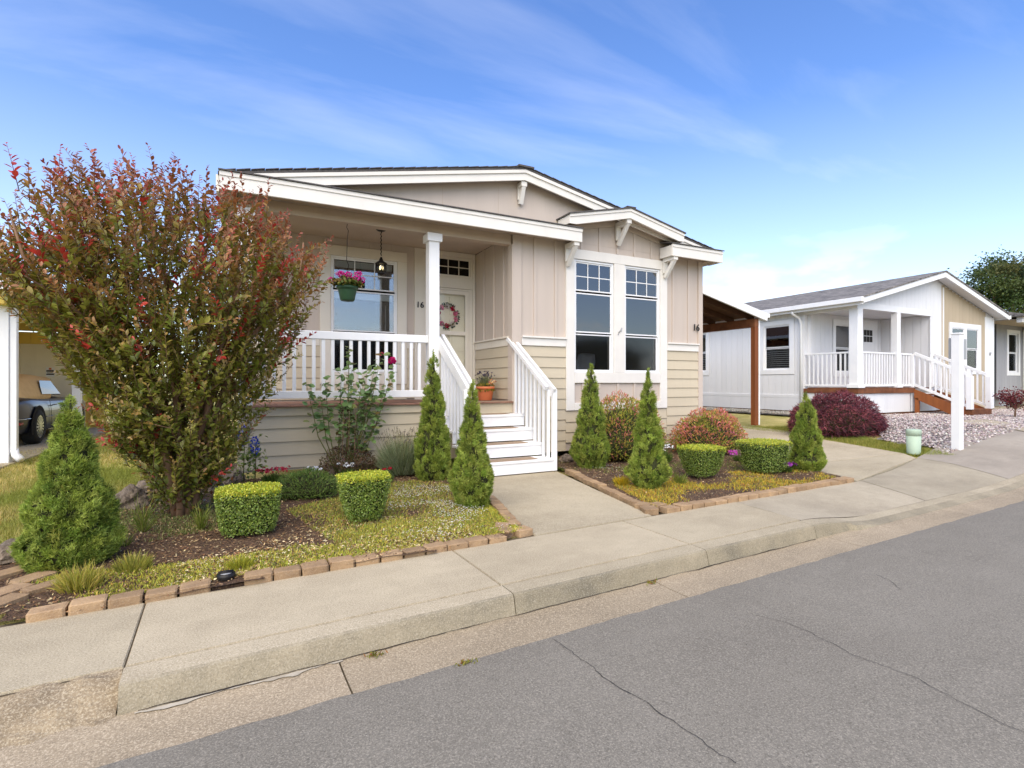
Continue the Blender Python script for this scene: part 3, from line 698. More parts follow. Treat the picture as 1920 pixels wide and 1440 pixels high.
# lap siding boards, each its own piece (wedge: thin at the top, proud at the foot)
LAPC = {}
def lap(axis, a0, a1, face, z0, h, mat='lap', out=-1):
    key = (axis, round(a1 - a0, 3), round(h, 3), mat)
    if key not in LAPC:
        l = (a1 - a0) / 2; pr = [(0.0, h), (-.008, h), (-.024, .004), (-.022, 0), (0, 0)]
        V = []
        for a in (-l, l):
            for o, z in pr: V.append((a, o, z) if axis == 'x' else (o, a, z))
        F = [tuple(range(5)), tuple(range(5, 10))[::-1]] + [(i, (i + 1) % 5, 5 + (i + 1) % 5, 5 + i) for i in range(5)]
        me = bpy.data.meshes.new('siding_board'); me.from_pydata(V, [], F)
        bm = bmesh.new(); bm.from_mesh(me); bmesh.ops.recalc_face_normals(bm, faces=bm.faces); bm.to_mesh(me); bm.free(); me.materials.append(MATS[mat]); LAPC[key] = me
    o = bpy.data.objects.new('siding_board', LAPC[key])
    link(o, H, ((a0 + a1) / 2, face, z0) if axis == 'x' else (face, (a0 + a1) / 2, z0)); return o
EX = .1632
for x0, x1 in ((3.662, 4.447), (6.546, 7.298)):
    for k in range(10): 
        zt = 1.733 - EX * k; lap('x', x0, x1, wf, zt - EX, EX + .012)
lap('x', 4.45, 6.54, wf, .55, .175); lap('x', 4.45, 6.54, wf, .39, .172); lap('x', 4.45, 6.54, wf, .23, .172)
for k in range(5): lap('y', 7.035, YB - .034, 3.545, 1.733 - EX * (k + 1), EX + .012)
for x0, x1 in ((-.1, .978), (2.322, 2.448)):
    for k in range(5): lap('x', x0, x1, YB + .012, 1.733 - EX * (k + 1), EX + .012)
lap('x', .98, 2.32, YB + .012, .985, .165); lap('x', .98, 2.32, YB + .012, .9, .09)
for z0, z1 in ((.612, .762), (.448, .612), (.281, .448), (.125, .281)):
    lap('x', .01, 1.22, 6.945, z0, z1 - z0 + .012); lap('x', 1.223, 2.37, 6.945, z0, z1 - z0 + .012)
box('rim_board', 'lap', -.1, 2.37, 6.905, 6.945, .765, .872, H)
box('corner_board', 'lap', -.11, .008, 6.915, 6.945, .1, .764, H)
# window trim (front)
box('trim_board', 'trim', 4.45, 6.54, YF - .028, wf, 3.135, 3.29, H)
for x0, x1 in ((4.45, 4.605), (5.385, 5.605), (6.385, 6.54)): box('trim_board', 'trim', x0, x1, YF - .026, wf, 1.332 if x0 == 5.385 else .733, 3.134, H)
box('trim_board', 'trim', 4.606, 6.384, YF - .028, wf, 1.168, 1.331, H); box('trim_board', 'trim', 4.606, 6.384, YF - .026, wf, .733, .85, H)
# window trim (porch)
box('trim_board', 'porchtrim', .98, 2.32, YB - .016, YB + .012, 3.135, 3.29, H)
for x0, x1 in ((.98, 1.135), (2.165, 2.32)): box('trim_board', 'porchtrim', x0, x1, YB - .014, YB + .012, 1.151, 3.134, H)
box('trim_board', 'porchtrim', 1.136, 2.164, YB - .016, YB + .012, 1.151, 1.331, H)

def frame_boxes(a0, a1, z0, z1, b0, b1, w, fr):
    return [fr(a0, a0 + w, b0, b1, z0, z1), fr(a1 - w, a1, b0, b1, z0, z1), fr(a0 + w, a1 - w, b0, b1, z0, z0 + w), fr(a0 + w, a1 - w, b0, b1, z1 - w, z1)]
def window(parent, x0, x1, z0, z1, Y, fr, levels, grid_=None, mat='white', blind=0.0, slats=0, wand=False):
    """levels: list of (z0,z1,glass) panes from the top; fr maps (a,b,z) boxes to the world; b>0 is into the wall"""
    w = .028
    win = jbox('window', mat, frame_boxes(x0, x1, z0, z1, -.004, .06, w, fr), parent)
    prev = None
    for (p0, p1, g) in levels:
        d = .012 if g == 'glass' else .03
        jbox('sash', mat, frame_boxes(x0 + w, x1 - w, p0, p1, d, d + .022, .02, fr), win)
        q = fr(x0 + w + .02, x1 - w - .02, d + .009, d + .013, p0 + .02, p1 - .02)
        box('pane', g, *q, win)
    if grid_:
        g0, g1, nc, nr_ = grid_; m = .007
        bs = []
        for i in range(1, nc): a = x0 + w + .02 + (x1 - x0 - 2 * w - .04) * i / nc; bs.append((a - m, a + m, g0, g1))
        for i in range(1, nr_): z = g0 + (g1 - g0) * i / nr_; bs.append((x0 + w + .02, x1 - w - .02, z - m, z + m))
        for k, (a0, a1, c0, c1) in enumerate(bs): 
            q = fr(a0, a1, .013 + .001 * (k >= nc - 1), .019, c0, c1); box('muntin', mat, *q, win)
    if blind:
        for (p0, p1, g) in levels:
            if g == 'glass': box('blind', 'blind', *fr(x0 + .06, x1 - .06, .075, .11, p1 - .02 - blind, p1 - .02), win)
    if slats:
        zs = np.arange(z0 + .05, z1 - .05, (z1 - z0) / slats)
        jbox('blind', 'blind', [fr(x0 + .05, x1 - .05, .075, .10, z, z + .026) for z in zs], win)
    if wand: tube('blind_wand', 'blind', [([fr(x1 - .17, x1 - .17, .07, .07, 2.42, 2.42)[0:6:2], fr(x1 - .17, x1 - .17, .07, .07, 2.02, 2.02)[0:6:2]], .005)], win)
    return win
def front(Y): return lambda a0, a1, b0, b1, z0, z1: (a0, a1, Y + b0, Y + b1, z0, z1)
def side(X): return lambda a0, a1, b0, b1, z0, z1: (X + b0, X + b1, a0, a1, z0, z1)
for x0, x1, Y in ((4.61, 5.38, YF), (5.61, 6.38, YF), (1.14, 2.16, YB)):
    window(H, x0, x1, 1.335, 3.13, Y, front(Y), [(2.64, 3.10, 'glass'), (1.975, 2.61, 'glass'), (1.362, 1.955, 'screen')], (2.66, 3.08, 3, 2), blind=.10, wand=True)
# front door with transom and storm door
box('trim_board', 'porchtrim', 2.45, 2.608, YB - .016, YB + .012, .892, 3.40, H); box('trim_board', 'porchtrim', 3.482, 3.535, YB - .016, YB + .012, .892, 3.40, H)
box('trim_board', 'porchtrim', 2.609, 3.481, YB - .014, YB + .012, 3.325, 3.40, H); box('trim_board', 'porchtrim', 2.609, 3.481, YB - .014, YB + .012, 2.785, 2.975, H)
window(H, 2.61, 3.48, 2.98, 3.32, YB, front(YB), [(3.0, 3.30, 'screen')], (3.02, 3.28, 4, 2), mat='porchtrim')
dr = box('front_door', 'cream', 2.66, 3.42, YB + .06, YB + .10, .895, 2.75, H)
for x0, x1 in ((2.74, 3.0), (3.08, 3.34)):
    for z0, z1 in ((1.05, 1.62), (1.72, 2.25), (2.34, 2.64)):
        jbox('door_panel', 'cream', [(x0, x1, YB + .045, YB + .0595, z0, z1), (x0 + .04, x1 - .04, YB + .038, YB + .0445, z0 + .04, z1 - .04)], dr)
jbox('door_frame', 'porchtrim', [(2.612, 2.66, YB - .004, YB + .11, .895, 2.78), (3.42, 3.478, YB - .004, YB + .11, .895, 2.78), (2.66, 3.42, YB - .004, YB + .11, 2.75, 2.78)], H)
sd_ = jbox('storm_door', 'porchtrim', [(2.665, 2.75, YB - .012, YB + .012, .9, 2.745), (3.345, 3.415, YB - .012, YB + .012, .9, 2.745), (2.75, 3.345, YB - .012, YB + .012, 2.68, 2.745), (2.75, 3.345, YB - .012, YB + .012, 1.985, 2.05), (2.75, 3.345, YB - .012, YB + .012, .9, 1.05)], H)
box('pane', 'stormglass', 2.752, 3.343, YB - .003, YB + .001, 2.052, 2.678, sd_); box('pane', 'stormglass', 2.752, 3.343, YB - .003, YB + .001, 1.052, 1.983, sd_)
tube('handle', 'black', [([(2.72, YB - .03, 1.86), (2.72, YB - .05, 1.90), (2.72, YB - .05, 1.98), (2.72, YB - .03, 2.02)], .008)], sd_)
# porch ceiling, beam, post, deck
box('porch_ceiling', 'ceil', -.1, 3.544, 7.07, YB + .01, 3.405, 3.425, H)
box('porch_beam', 'ceil', -.1, 3.514, 6.92, 7.06, 3.235, 3.381, H)
def porchpost(x0, x1):
    p = box('porch_post', 'white', x0, x1, 6.885, 7.045, .893, 3.234, H)
    jbox('post_cap', 'white', [(x0 - .03, x1 + .03, 6.855, 7.075, 3.125, 3.2335)], p); return p
porchpost(2.225, 2.375); porchpost(-.10, .05)
x = -.10
while x < 3.49:
    box('deck_board', 'deck', x, min(x + .138, 3.515), 6.858, YB - .02, .874, .895 + random.uniform(-.001, .001), H); x += .142
box('tread_edge', 'mat', 2.39, 3.50, 6.87, 7.02, .8965, .903, H)
# porch railing
rl = box('porch_railing', 'white', .051, 2.224, 6.93, 6.99, 1.722, 1.825, H)
box('bottom_rail', 'white', .052, 2.223, 6.935, 6.985, .975, 1.068, rl)
for k in range(19):
    x = 2.105 - .1137 * k
    if x > .07: box('baluster', 'white', x - .021, x + .021, 6.942, 6.978, 1.069, 1.721, rl)
# stairs
ST = empty('stairs', (2.97, 6.3, .0), H)
RI, TR, SY = .18, .269, 5.83
for k in range(4):
    z = RI * (k + 1); y = SY + TR * k
    box('tread', 'white', 2.375, 3.585, y, y + TR + .03, z - .034, z, ST)
    box('riser', 'white', 2.378, 3.582, y + .012, y + .034, z - RI + .016 if k else .014, z - .0345, ST)
    box('tread_mat', 'mat', 2.42, 3.36 - .0 * k, y + .03, y + TR - .03, z + .0005, z + .007, ST)
box('riser', 'lap', 2.378, 3.582, 6.905, 6.93, .725, .873, ST)
box('back_shadow_board', 'dark', 2.38, 3.58, SY + .30, SY + .32, .005, .14, ST)  # dark sheet standing in for the shade beneath the steps
def stair_rail(x, side_):
    rail = empty('stair_railing', (x, 6.4, .9), ST)
    sl = (1.845 - 1.085) / (7.05 - 5.87)
    def zr(y): return 1.085 + sl * (y - 5.87)
    barobj('handrail', 'white', (x - side_ * .055, 5.88, zr(5.88) + .01), (x - side_ * .055, 7.02, zr(7.02) + .01), .045, .05, rail)
    barobj('top_rail', 'white', (x + side_ * .03, 5.84, zr(5.84) - .03), (x + side_ * .03, 7.06, zr(7.06) - .03), .04, .13, rail)
    box('newel_post', 'white', x + side_ * .055 - .03, x + side_ * .055 + .03, 5.835, 5.90, .012, zr(5.87) + .0, rail)
    for k in range(9):
        y = 5.93 + .118 * k; st = min(3, max(0, int((y - SY) / TR)))
        box('baluster', 'white', x - .018, x + .018, y - .019, y + .019, RI * (st + 1) + .001, zr(y) - .05, rail)
stair_rail(3.555, 1); stair_rail(2.41, -1)

# digits
def digits(text, name, x, z, y, h, label=None, parent=None, mat='black'):
    cu = bpy.data.curves.new('tmp', 'FONT'); cu.body = text; cu.size = h / 0.72; cu.extrude = .006; cu.shear = .04; cu.space_character = 1.0; cu.offset = h * .012
    t = bpy.data.objects.new('tmp', cu); COL.objects.link(t)
    me = bpy.data.meshes.new_from_object(t.evaluated_get(bpy.context.evaluated_depsgraph_get())); bpy.data.objects.remove(t)
    me.transform(Matrix.Rotation(R(90), 4, 'X')); me.materials.clear(); me.materials.append(MATS[mat])
    o = bpy.data.objects.new(name, me); link(o, parent, (x, y, z)); return o
digits('16', 'house_number', 2.47, 2.415, YB - .026, .098, parent=H); digits('16', 'house_number', 7.155, 2.115, YF - .018, .12, parent=H)
orn = tube('window_ornament', 'grey', [([(5.47, YF - .036, 2.0), (5.50, YF - .036, 2.04), (5.53, YF - .04, 2.08)], [.012, .006, .012]), ([(5.49, YF - .04, 2.03), (5.53, YF - .036, 2.03)], .006), ([(5.45, YF - .04, 1.97), (5.47, YF - .036, 1.985)], .008)], H)
# attached carport roof, beam and cedar post
CP = empty('carport', (9.2, 9.0, T(9.2)))
tag(CP, 'open carport roof on a cedar post beside the beige house', 'carport')
def cz(x): return 3.47 - .2195 * (x - 7.61)
cpx, cpy = 10.62, 8.3
prism('roof', 'darkwood', [(7.61, cz(7.61)), (10.86, cz(10.86)), (10.86, cz(10.86) + .03), (7.61, cz(7.61) + .03)], 'y', 8.20, 15, CP)
prism('rear_panel', 'darkwood', [(7.62, cz(7.62) - .14), (10.54, cz(10.54) - .14), (10.54, 2.42), (7.62, 2.42)], 'y', 14.8, 14.9, CP)
prism('fascia', 'white', [(7.61, cz(7.61) + .05), (10.87, cz(10.87) + .05), (10.87, cz(10.87) - .13), (10.68, cz(10.68) - .13), (7.61, cz(7.61) - .09)], 'y', 8.15, 8.195, CP)
box('gutter', 'white', 10.872, 10.95, 8.14, 15, cz(10.9) - .05, cz(10.9) + .05, CP)
for k in range(12): 
    y = 8.45 + .58 * k
    prism('rafter', 'darkwood', [(7.62, cz(7.62) - .002), (10.80, cz(10.80) - .002), (10.80, cz(10.80) - .13), (7.62, cz(7.62) - .13)], 'y', y, y + .04, CP)
box('side_beam', 'brownwood', 10.55, 10.68, 8.24, 15, cz(10.62) - .33, cz(10.62) - .135, CP)
box('post', 'cedar', 10.555, 10.675, 8.24, 8.36, T(10.62) - .01, cz(10.62) - .3305, CP)
box('downspout', 'white', 10.70, 10.745, 8.25, 8.31, T(10.7) - .01, cz(10.9) - .05, CP)
box('post', 'cedar', 10.555, 10.675, 14.6, 14.72, T(10.62) - .01, cz(10.62) - .3305, CP)

# ================================================================== WHITE NEIGHBOUR HOUSE
NB = empty('house', (17.2, 9, .35))
tag(NB, 'white neighbour house with tan front panel, grey roof and railed porch', 'house')
NX0, NX1, NYF, NZ, NCX = 13.6, 20.82, 7.67, .35, 17.165
NPY, NWY = 9.07, 9.0                     # porch opening on the left side ends here; porch back wall
def nrz(x): return 4.25 - .255 * abs(x - NCX)
# core walls (planks in front of them)
lw = side(NX0 + .03)
WY0, WY1, WZ0, WZ1 = 9.50, 10.33, 1.545, 2.83
jbox('wall', 'nwhite', [(NX0 + .03, NX0 + .16, NPY, WY0, .38, 3.2), (NX0 + .03, NX0 + .16, WY0, WY1, .38, WZ0), (NX0 + .03, NX0 + .16, WY0, WY1, WZ1, 3.2), (NX0 + .03, NX0 + .16, WY1, 12.50, .38, 3.2), (NX0 + .03, NX0 + .16, 12.5, 13.3, .38, WZ0), (NX0 + .03, NX0 + .16, 12.5, 13.3, WZ1, 3.2), (NX0 + .03, NX0 + .16, 13.3, 20, .38, 3.2)], NB)
def planks_side(y0, y1, z0, z1, w=.203):
    y = y0
    while y < y1 - .02: box('siding_plank', 'nwhite', NX0 + .012, NX0 + .029, y + .003, min(y + w, y1) - .003, z0, z1, NB); y += w
planks_side(NPY, 9.36, .76, 3.2); planks_side(9.36, 10.46, .76, 1.40); planks_side(9.36, 10.46, 2.97, 3.2); planks_side(10.46, 12.36, .76, 3.2); planks_side(12.36, 13.46, .76, 1.4); planks_side(13.46, 15.5, .76, 3.2)
for y in np.arange(NPY, 15.5, 1.22): box('skirt_panel', 'nwhite', NX0 - .008, NX0 + .029, y + .003, min(y + 1.217, 15.5), .39, .745, NB)
box('skirt_trim', 'nwhite', NX0 - .012, NX0 + .029, NPY, 15.5, .7455, .835, NB)
jbox('footing', 'brownwood', [(NX0 + .02, NX0 + .14, NPY, 16, .25, .388), (NX0 + .12, NX1, NYF + .05, NYF + .14, .25, .388)], NB)
for y0, y1 in ((WY0, WY1), (12.5, 13.3)):
    jbox('window_trim', 'white', frame_boxes(y0 - .13, y1 + .13, WZ0 - .13, WZ1 + .13, -.035, -.002, .13, lw), NB)
    window(NB, y0, y1, WZ0, WZ1, 0, lw, [(2.19, 2.80, 'glass'), (1.57, 2.17, 'screen')], slats=22)
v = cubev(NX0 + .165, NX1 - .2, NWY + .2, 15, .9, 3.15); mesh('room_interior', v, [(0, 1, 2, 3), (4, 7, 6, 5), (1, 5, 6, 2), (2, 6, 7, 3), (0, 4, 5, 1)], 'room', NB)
# porch: back wall, right wall, ceiling, deck
PW0, PW1 = 14.87, 15.62
jbox('wall', 'nwhite', [(NX0 + .165, PW0, NWY, NWY + .12, .5, 3.1), (PW0, PW1, NWY, NWY + .12, .5, 1.47), (PW0, PW1, NWY, NWY + .12, 2.85, 3.1), (PW1, 17.12, NWY, NWY + .12, .5, 3.1)], NB)
jbox('wall', 'nwhite', [(17.12, 17.24, NYF + .151, NWY + .12, .4, 3.25)], NB)
for x in np.arange(13.78, 17.05, .203):
    if not (PW0 - .3 < x < PW1 + .1) and not (15.8 < x < 16.9): box('siding_plank', 'nwhite', x + .003, x + .2, NWY - .014, NWY - .001, 1.05, 3.08, NB)
for y in np.arange(NYF + .05, NWY - .1, .203): box('siding_plank', 'nwhite', 17.105, 17.119, y + .003, y + .2, 1.05, 3.06, NB)
fw = front(NWY)
jbox('window_trim', 'white', frame_boxes(PW0 - .12, PW1 + .12, 1.35, 2.97, -.03, -.015, .12, fw), NB)
window(NB, PW0, PW1, 1.47, 2.85, 0, fw, [(2.17, 2.82, 'glass'), (1.50, 2.15, 'screen')], slats=24)
ndoor = box('front_door', 'white', 16.06, 16.78, NWY - .035, NWY - .016, 1.05, 2.93, NB)
jbox('door_casing', 'white', [(15.96, 16.059, NWY - .04, NWY - .001, 1.05, 3.02), (16.06, 16.779, NWY - .04, NWY - .001, 2.931, 3.02), (16.781, 16.88, NWY - .04, NWY - .001, 1.05, 3.02)], NB)
for i in range(3):
    for j in range(2): box('pane', 'black', 16.21 + .15 * i, 16.335 + .15 * i, NWY - .043, NWY - .0355, 2.38 + .19 * j, 2.545 + .19 * j, ndoor)
box('porch_ceiling', 'nwhite', NX0 + .02, 17.10, NYF + .12, NWY - .02, 3.085, 3.11, NB)
jbox('porch_beam', 'white', [(NX0 - .01, 17.11, NYF - .005, NYF + .11, 3.04, 3.20), (NX0 - .012, NX0 + .1, NYF + .11, NPY, 3.04, 3.20)], NB)
x = NX0
while x < 16.95: box('deck_board', 'brownwood', x, x + .138, NYF - .03, NWY - .02, 1.015, 1.04, NB); x += .142
jbox('deck_rim', 'brownwood', [(NX0 - .03, 16.2, NYF - .035, NYF - .002, .90, 1.014), (NX0 - .033, NX0, NYF - .002, NPY, .90, 1.014)], NB)
for x in np.arange(NX0, 15.9, 1.22): box('skirt_panel', 'nwhite', x + .003, min(x + 1.217, 16.1), NYF + .01, NYF + .04, .39, .895, NB)
box('skirt_panel', 'nwhite', 16.103, 17.42, NYF + .01, NYF + .04, .39, .895, NB); box('skirt_panel', 'nwhite', NX0 - .002, NX0 + .03, NYF + .041, NPY - .002, .39, .895, NB)
def npost(x0, x1, y0, y1):
    p = box('porch_post', 'white', x0, x1, y0, y1, 1.041, 3.039, NB); box('post_base', 'white', x0 - .035, x1 + .035, y0 - .035, y1 + .035, 1.0412, 1.13, p)
npost(NX0 - .02, NX0 + .20, NYF - .02, NYF + .20); npost(15.36, 15.52, NYF - .02, NYF + .14)
def nrail(p, q, vert):
    r = empty('porch_railing', ((p[0] + q[0]) / 2, (p[1] + q[1]) / 2, 1.05), NB)
    n = int(math.hypot(q[0] - p[0], q[1] - p[1]) / .115)
    for z, h in ((1.945, .045), (1.10, .05)): 
        if vert: box('rail', 'white', p[0] - .025, p[0] + .025, p[1], q[1], z - h / 2, z + h / 2, r)
        else: box('rail', 'white', p[0], q[0], p[1] - .025, p[1] + .025, z - h / 2, z + h / 2, r)
    for i in range(1, n):
        a = i / n; x, y = p[0] + (q[0] - p[0]) * a, p[1] + (q[1] - p[1]) * a
        box('baluster', 'white', x - .018, x + .018, y - .018, y + .018, 1.126, 1.921, r)
nrail((NX0 + .05, NYF + .21), (NX0 + .05, NPY), True); nrail((NX0 + .21, NYF + .05), (15.355, NYF + .05), False); nrail((15.525, NYF + .05), (16.17, NYF + .05), False)
# stairs down to the gravel
NS = empty('stairs', (16.7, 7, .4), NB)
for k in range(3):
    z = 1.04 - .172 * (k + 1); y = NYF - .04 - .28 * (k + 1)
    box('tread', 'brownwood', 16.17, 17.15, y, y + .29, z - .035, z, NS)
box('tread', 'brownwood', 16.17, 17.2, NYF - 1.30, NYF - .90, .36, .50, NS)
for x in (16.13, 17.16): prism('stringer', 'cedar', [(NYF - .04, 1.0), (NYF - .04, .75), (NYF - .85, .36), (NYF - 1.15, .36), (NYF - 1.15, .52)], 'x', x, x + .04, NS)
box('stair_post', 'cedar', 16.13, 16.22, NYF - .14, NYF - .05, .35, .76, NS)
def nsr(x):
    r = empty('stair_railing', (x, 7, 1.2), NS); y0, y1, z0, z1 = NYF - .03, NYF - 1.25, 1.97, 1.36
    barobj('rail', 'white', (x, y0, z0), (x, y1, z1), .07, .07, r); barobj('rail', 'white', (x, y0, z0 - .85), (x, y1, z1 - .85 + .05), .05, .06, r)
    box('newel_post', 'white', x - .06, x + .06, y1 - .06, y1 + .06, .50, z1 - .02, r); box('newel_post', 'white', x - .05, x + .05, y0 + .0, y0 + .10, 1.041, z0 - .03, r)
    for i in range(1, 10):
        a = i / 10; y = y0 + (y1 - y0) * a; z = z0 + (z1 - z0) * a; box('baluster', 'white', x - .018, x + .018, y - .018, y + .018, z - .81 + .03 * a, z - .04, r)
nsr(16.17); nsr(17.18)
# front wall right of the porch: white, tan with window, white
fn = front(NYF)
jbox('wall', 'nwhite', [(17.12, 18.24, NYF + .03, NYF + .15, .4, 3.2), (18.24, 19.86, NYF + .03, NYF + .15, .4, 1.56), (18.24, 19.86, NYF + .03, NYF + .15, 2.80, 3.2), (19.86, NX1, NYF + .03, NYF + .15, .4, 3.2)], NB)
prism('gable_wall', 'nwhite', [(NX0 + .02, 3.2), (NX1, 3.2), (NX1, nrz(NX1) - .03), (NCX, nrz(NCX) - .03), (NX0 + .02, nrz(NX0) - .03)], 'y', NYF + .03, NYF + .15, NB)
def nplank(x, x1, mat, z0, z1f): box('siding_plank', mat, x + .003, x1 - .003, NYF + .005, NYF + .029, z0, z1f, NB)
x = NX0 + .02
while x < NX1 - .05:
    x1 = x + .203; zt = nrz(max(abs(x - NCX), abs(x1 - NCX)) + NCX) - .10
    xm = (x + x1) / 2
    if xm < 17.12: nplank(x, x1, 'nwhite', 3.201, zt)
    elif xm < 17.76: nplank(x, x1, 'nwhite', .80, zt)
    elif xm < 20.27:
        if 18.11 < xm < 19.99: nplank(x, x1, 'ntan', 2.93, zt); nplank(x, x1, 'ntan', .80, 1.43)
        else: nplank(x, x1, 'ntan', .80, zt)
        nplank(x, x1, 'ntan', .40, .71)
    x = x1
box('skirt_trim', 'ntan', 17.78, 20.25, NYF - .004, NYF + .029, .712, .798, NB); box('corner_board', 'white', 20.26, 20.84, NYF - .01, NYF + .029, .38, nrz(20.84) - .11, NB)
box('corner_board', 'white', 17.735, 17.785, NYF - .012, NYF + .004, .80, 3.9, NB); box('skirt_panel', 'nwhite', 17.42, 17.778, NYF + .005, NYF + .029, .40, .795, NB)
jbox('window_trim', 'white', frame_boxes(18.11, 19.99, 1.43, 2.93, -.012, .028, .13, fn) + [fn(19.0, 19.10, -.011, .028, 1.56, 2.80)], NB)
for a, b in ((18.24, 19.0), (19.10, 19.86)): window(NB, a, b, 1.56, 2.80, 0, fn, [(2.19, 2.77, 'glass'), (1.59, 2.17, 'screen')], slats=22)
digits('17', 'house_number', 20.47, 2.02, NYF - .022, .10, parent=NB, mat='grey')
# roof
for s in (-1, 1):
    xe = NCX + s * 3.86
    prism('roof_slope', 'nshingle', [(NCX, nrz(NCX) + .02), (xe, nrz(xe) + .02), (xe, nrz(xe) - .02), (NCX, nrz(NCX) - .02)], 'y', 7.33, 21, NB)
    prism('rake_board', 'white', [(NCX, nrz(NCX) - .021), (xe, nrz(xe) - .021), (xe, nrz(xe) - .15), (NCX, nrz(NCX) - .16)], 'y', 7.35, 7.385, NB)
    prism('soffit', 'nwhite', [(NCX, nrz(NCX) - .07), (xe, nrz(xe) - .07), (xe, nrz(xe) - .09), (NCX, nrz(NCX) - .09)], 'y', 7.386, NYF + .004, NB)
    box('gutter', 'white', xe - (.0 if s > 0 else .10), xe + (.10 if s > 0 else .0), 7.35, 20.5, nrz(xe) - .12, nrz(xe) - .005, NB)
box('side_soffit', 'nwhite', NCX - 3.86, NX0 + .015, 7.4, 20.5, 3.155, 3.17, NB); box('side_fascia', 'white', NCX - 3.86, NCX - 3.83, 7.386, 20.5, 3.08, nrz(NCX - 3.86) - .021, NB)
tube('downspout', 'white', [([(13.28, 9.2, 3.12), (13.3, 9.2, 3.05), (13.52, 9.16, 2.95), (13.57, 9.14, 2.80), (13.57, 9.14, .5)], .034)], NB, 8)

# ================================================================== GREY HOUSE FARTHER RIGHT
GH = empty('house', (26, 10, .35))
tag(GH, 'grey far house partly hidden behind the white neighbour house', 'house')
jbox('wall', 'ngrey', [(23.6, 25.45, 8.52, 8.66, .35, 1.55), (23.6, 25.45, 8.52, 8.66, 2.95, 3.3), (23.6, 24.20, 8.52, 8.66, 1.55, 2.95), (24.98, 25.45, 8.52, 8.66, 1.55, 2.95), (25.3, 25.45, 8.66, 18, .35, 3.3), (25.6, 34, 7.9, 8.05, .35, 3.3)], GH)
for x in np.arange(23.3, 25.45, .2): 
    box('siding_plank', 'ngrey', x + .003, x + .197, 8.5, 8.519, .62, 1.42, GH); box('siding_plank', 'ngrey', x + .003, x + .197, 8.5, 8.519, 3.08, 3.28, GH)
    if not (24.05 < x + .1 < 25.1): box('siding_plank', 'ngrey', x + .003, x + .197, 8.5, 8.519, 1.42, 3.08, GH)
gfr = front(8.52)
jbox('window_trim', 'white', frame_boxes(24.08, 25.10, 1.43, 3.07, -.035, -.0205, .12, gfr), GH)
window(GH, 24.20, 24.98, 1.55, 2.95, 0, gfr, [(2.26, 2.92, 'glass'), (1.58, 2.24, 'screen')], slats=22)
box('porch_beam', 'trim', 22.2, 34, 7.45, 7.6, 3.12, 3.34, GH); box('soffit', 'ceil', 22.2, 34, 7.601, 8.5, 3.22, 3.24, GH)
for x in (25.2, 26.0, 30): box('porch_post', 'white', x, x + .14, 7.48, 7.6, .35, 3.119, GH)
tube('downspout', 'white', [([(25.3, 8.40, 3.2), (25.3, 8.45, 3.0), (25.3, 8.46, .4)], .04)], GH, 8)
prism('roof', 'nshingle', [(7.3, 3.36), (13, 4.9), (20, 3.3), (7.3, 3.3)], 'x', 22.0, 34.5, GH)
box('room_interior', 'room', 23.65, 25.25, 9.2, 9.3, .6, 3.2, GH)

# ================================================================== YELLOW CARPORT ON THE LEFT
LC = empty('carport', (-5, 13.5, 0))
tag(LC, 'yellow carport with white posts and a storage room behind the car', 'carport')
slab('floor', 'apron', [(-3.02, 9.2), (-9, 9.2), (-9, 17), (-3.02, 17)], .012, .05, LC)
def lpost(y):
    p = box('post', 'white', -3.22, -3.08, y, y + .14, 0.0, 2.28, LC); return p
p0 = lpost(10.0)
box('downspout', 'white', -3.079, -3.0, 10.02, 10.10, .16, 2.30, p0); tube('downspout_elbow', 'white', [([(-3.04, 10.06, .2), (-3.02, 10.04, .12), (-2.94, 9.98, .05)], .05)], p0, 8)
lpost(13.6); 
box('beam', 'yellow', -3.25, -3.05, 9.75, 17, 2.281, 2.42, LC); box('fascia', 'white', -2.86, -2.82, 9.6, 17.1, 2.43, 2.57, LC); box('gutter', 'white', -2.819, -2.73, 9.6, 17.1, 2.47, 2.58, LC)
prism('roof', 'trim', [(-2.86, 2.575), (-9.2, 3.1), (-9.2, 3.14), (-2.86, 2.615)], 'y', 9.55, 17.2, LC)
prism('ceiling', 'yellow', [(-2.862, 2.44), (-9.2, 2.50), (-9.2, 2.52), (-2.862, 2.46)], 'y', 9.7, 17.0, LC)
prism('end_fascia', 'white', [(-2.862, 2.465), (-9.2, 2.53), (-9.2, 3.09), (-2.862, 2.57)], 'y', 9.56, 9.6, LC)
jbox('shed_wall', 'yellow', [(-3.75, -3.45, 17.03, 17.15, 0, 2.44), (-9, -5.15, 17.03, 17.15, 0, 2.44), (-5.15, -3.75, 17.03, 17.15, 2.14, 2.44)], LC)
for x in np.arange(-8.8, -3.5, .305):
    if x + .3 < -5.17 or x > -3.75: box('siding_plank', 'yellow', x + .003, x + .302, 17.005, 17.029, .05, 2.43, LC)
    else: box('siding_plank', 'yellow', x + .003, x + .302, 17.005, 17.029, 2.16, 2.43, LC)
jbox('shed_wall', 'yellow', [(-9.1, -9.0, 9.7, 17, 0, 2.5)], LC)
sdr = box('storage_door', 'cream', -5.02, -3.88, 17.0, 17.04, .02, 2.05, LC); jbox('door_casing', 'cream', [(-5.15, -5.021, 16.985, 17.05, .02, 2.14), (-3.879, -3.75, 16.985, 17.05, .02, 2.14), (-5.02, -3.88, 16.985, 17.05, 2.051, 2.14)], LC)
sg = box('notice', 'white', -4.53, -4.36, 16.985, 16.998, 1.33, 1.56, sdr)
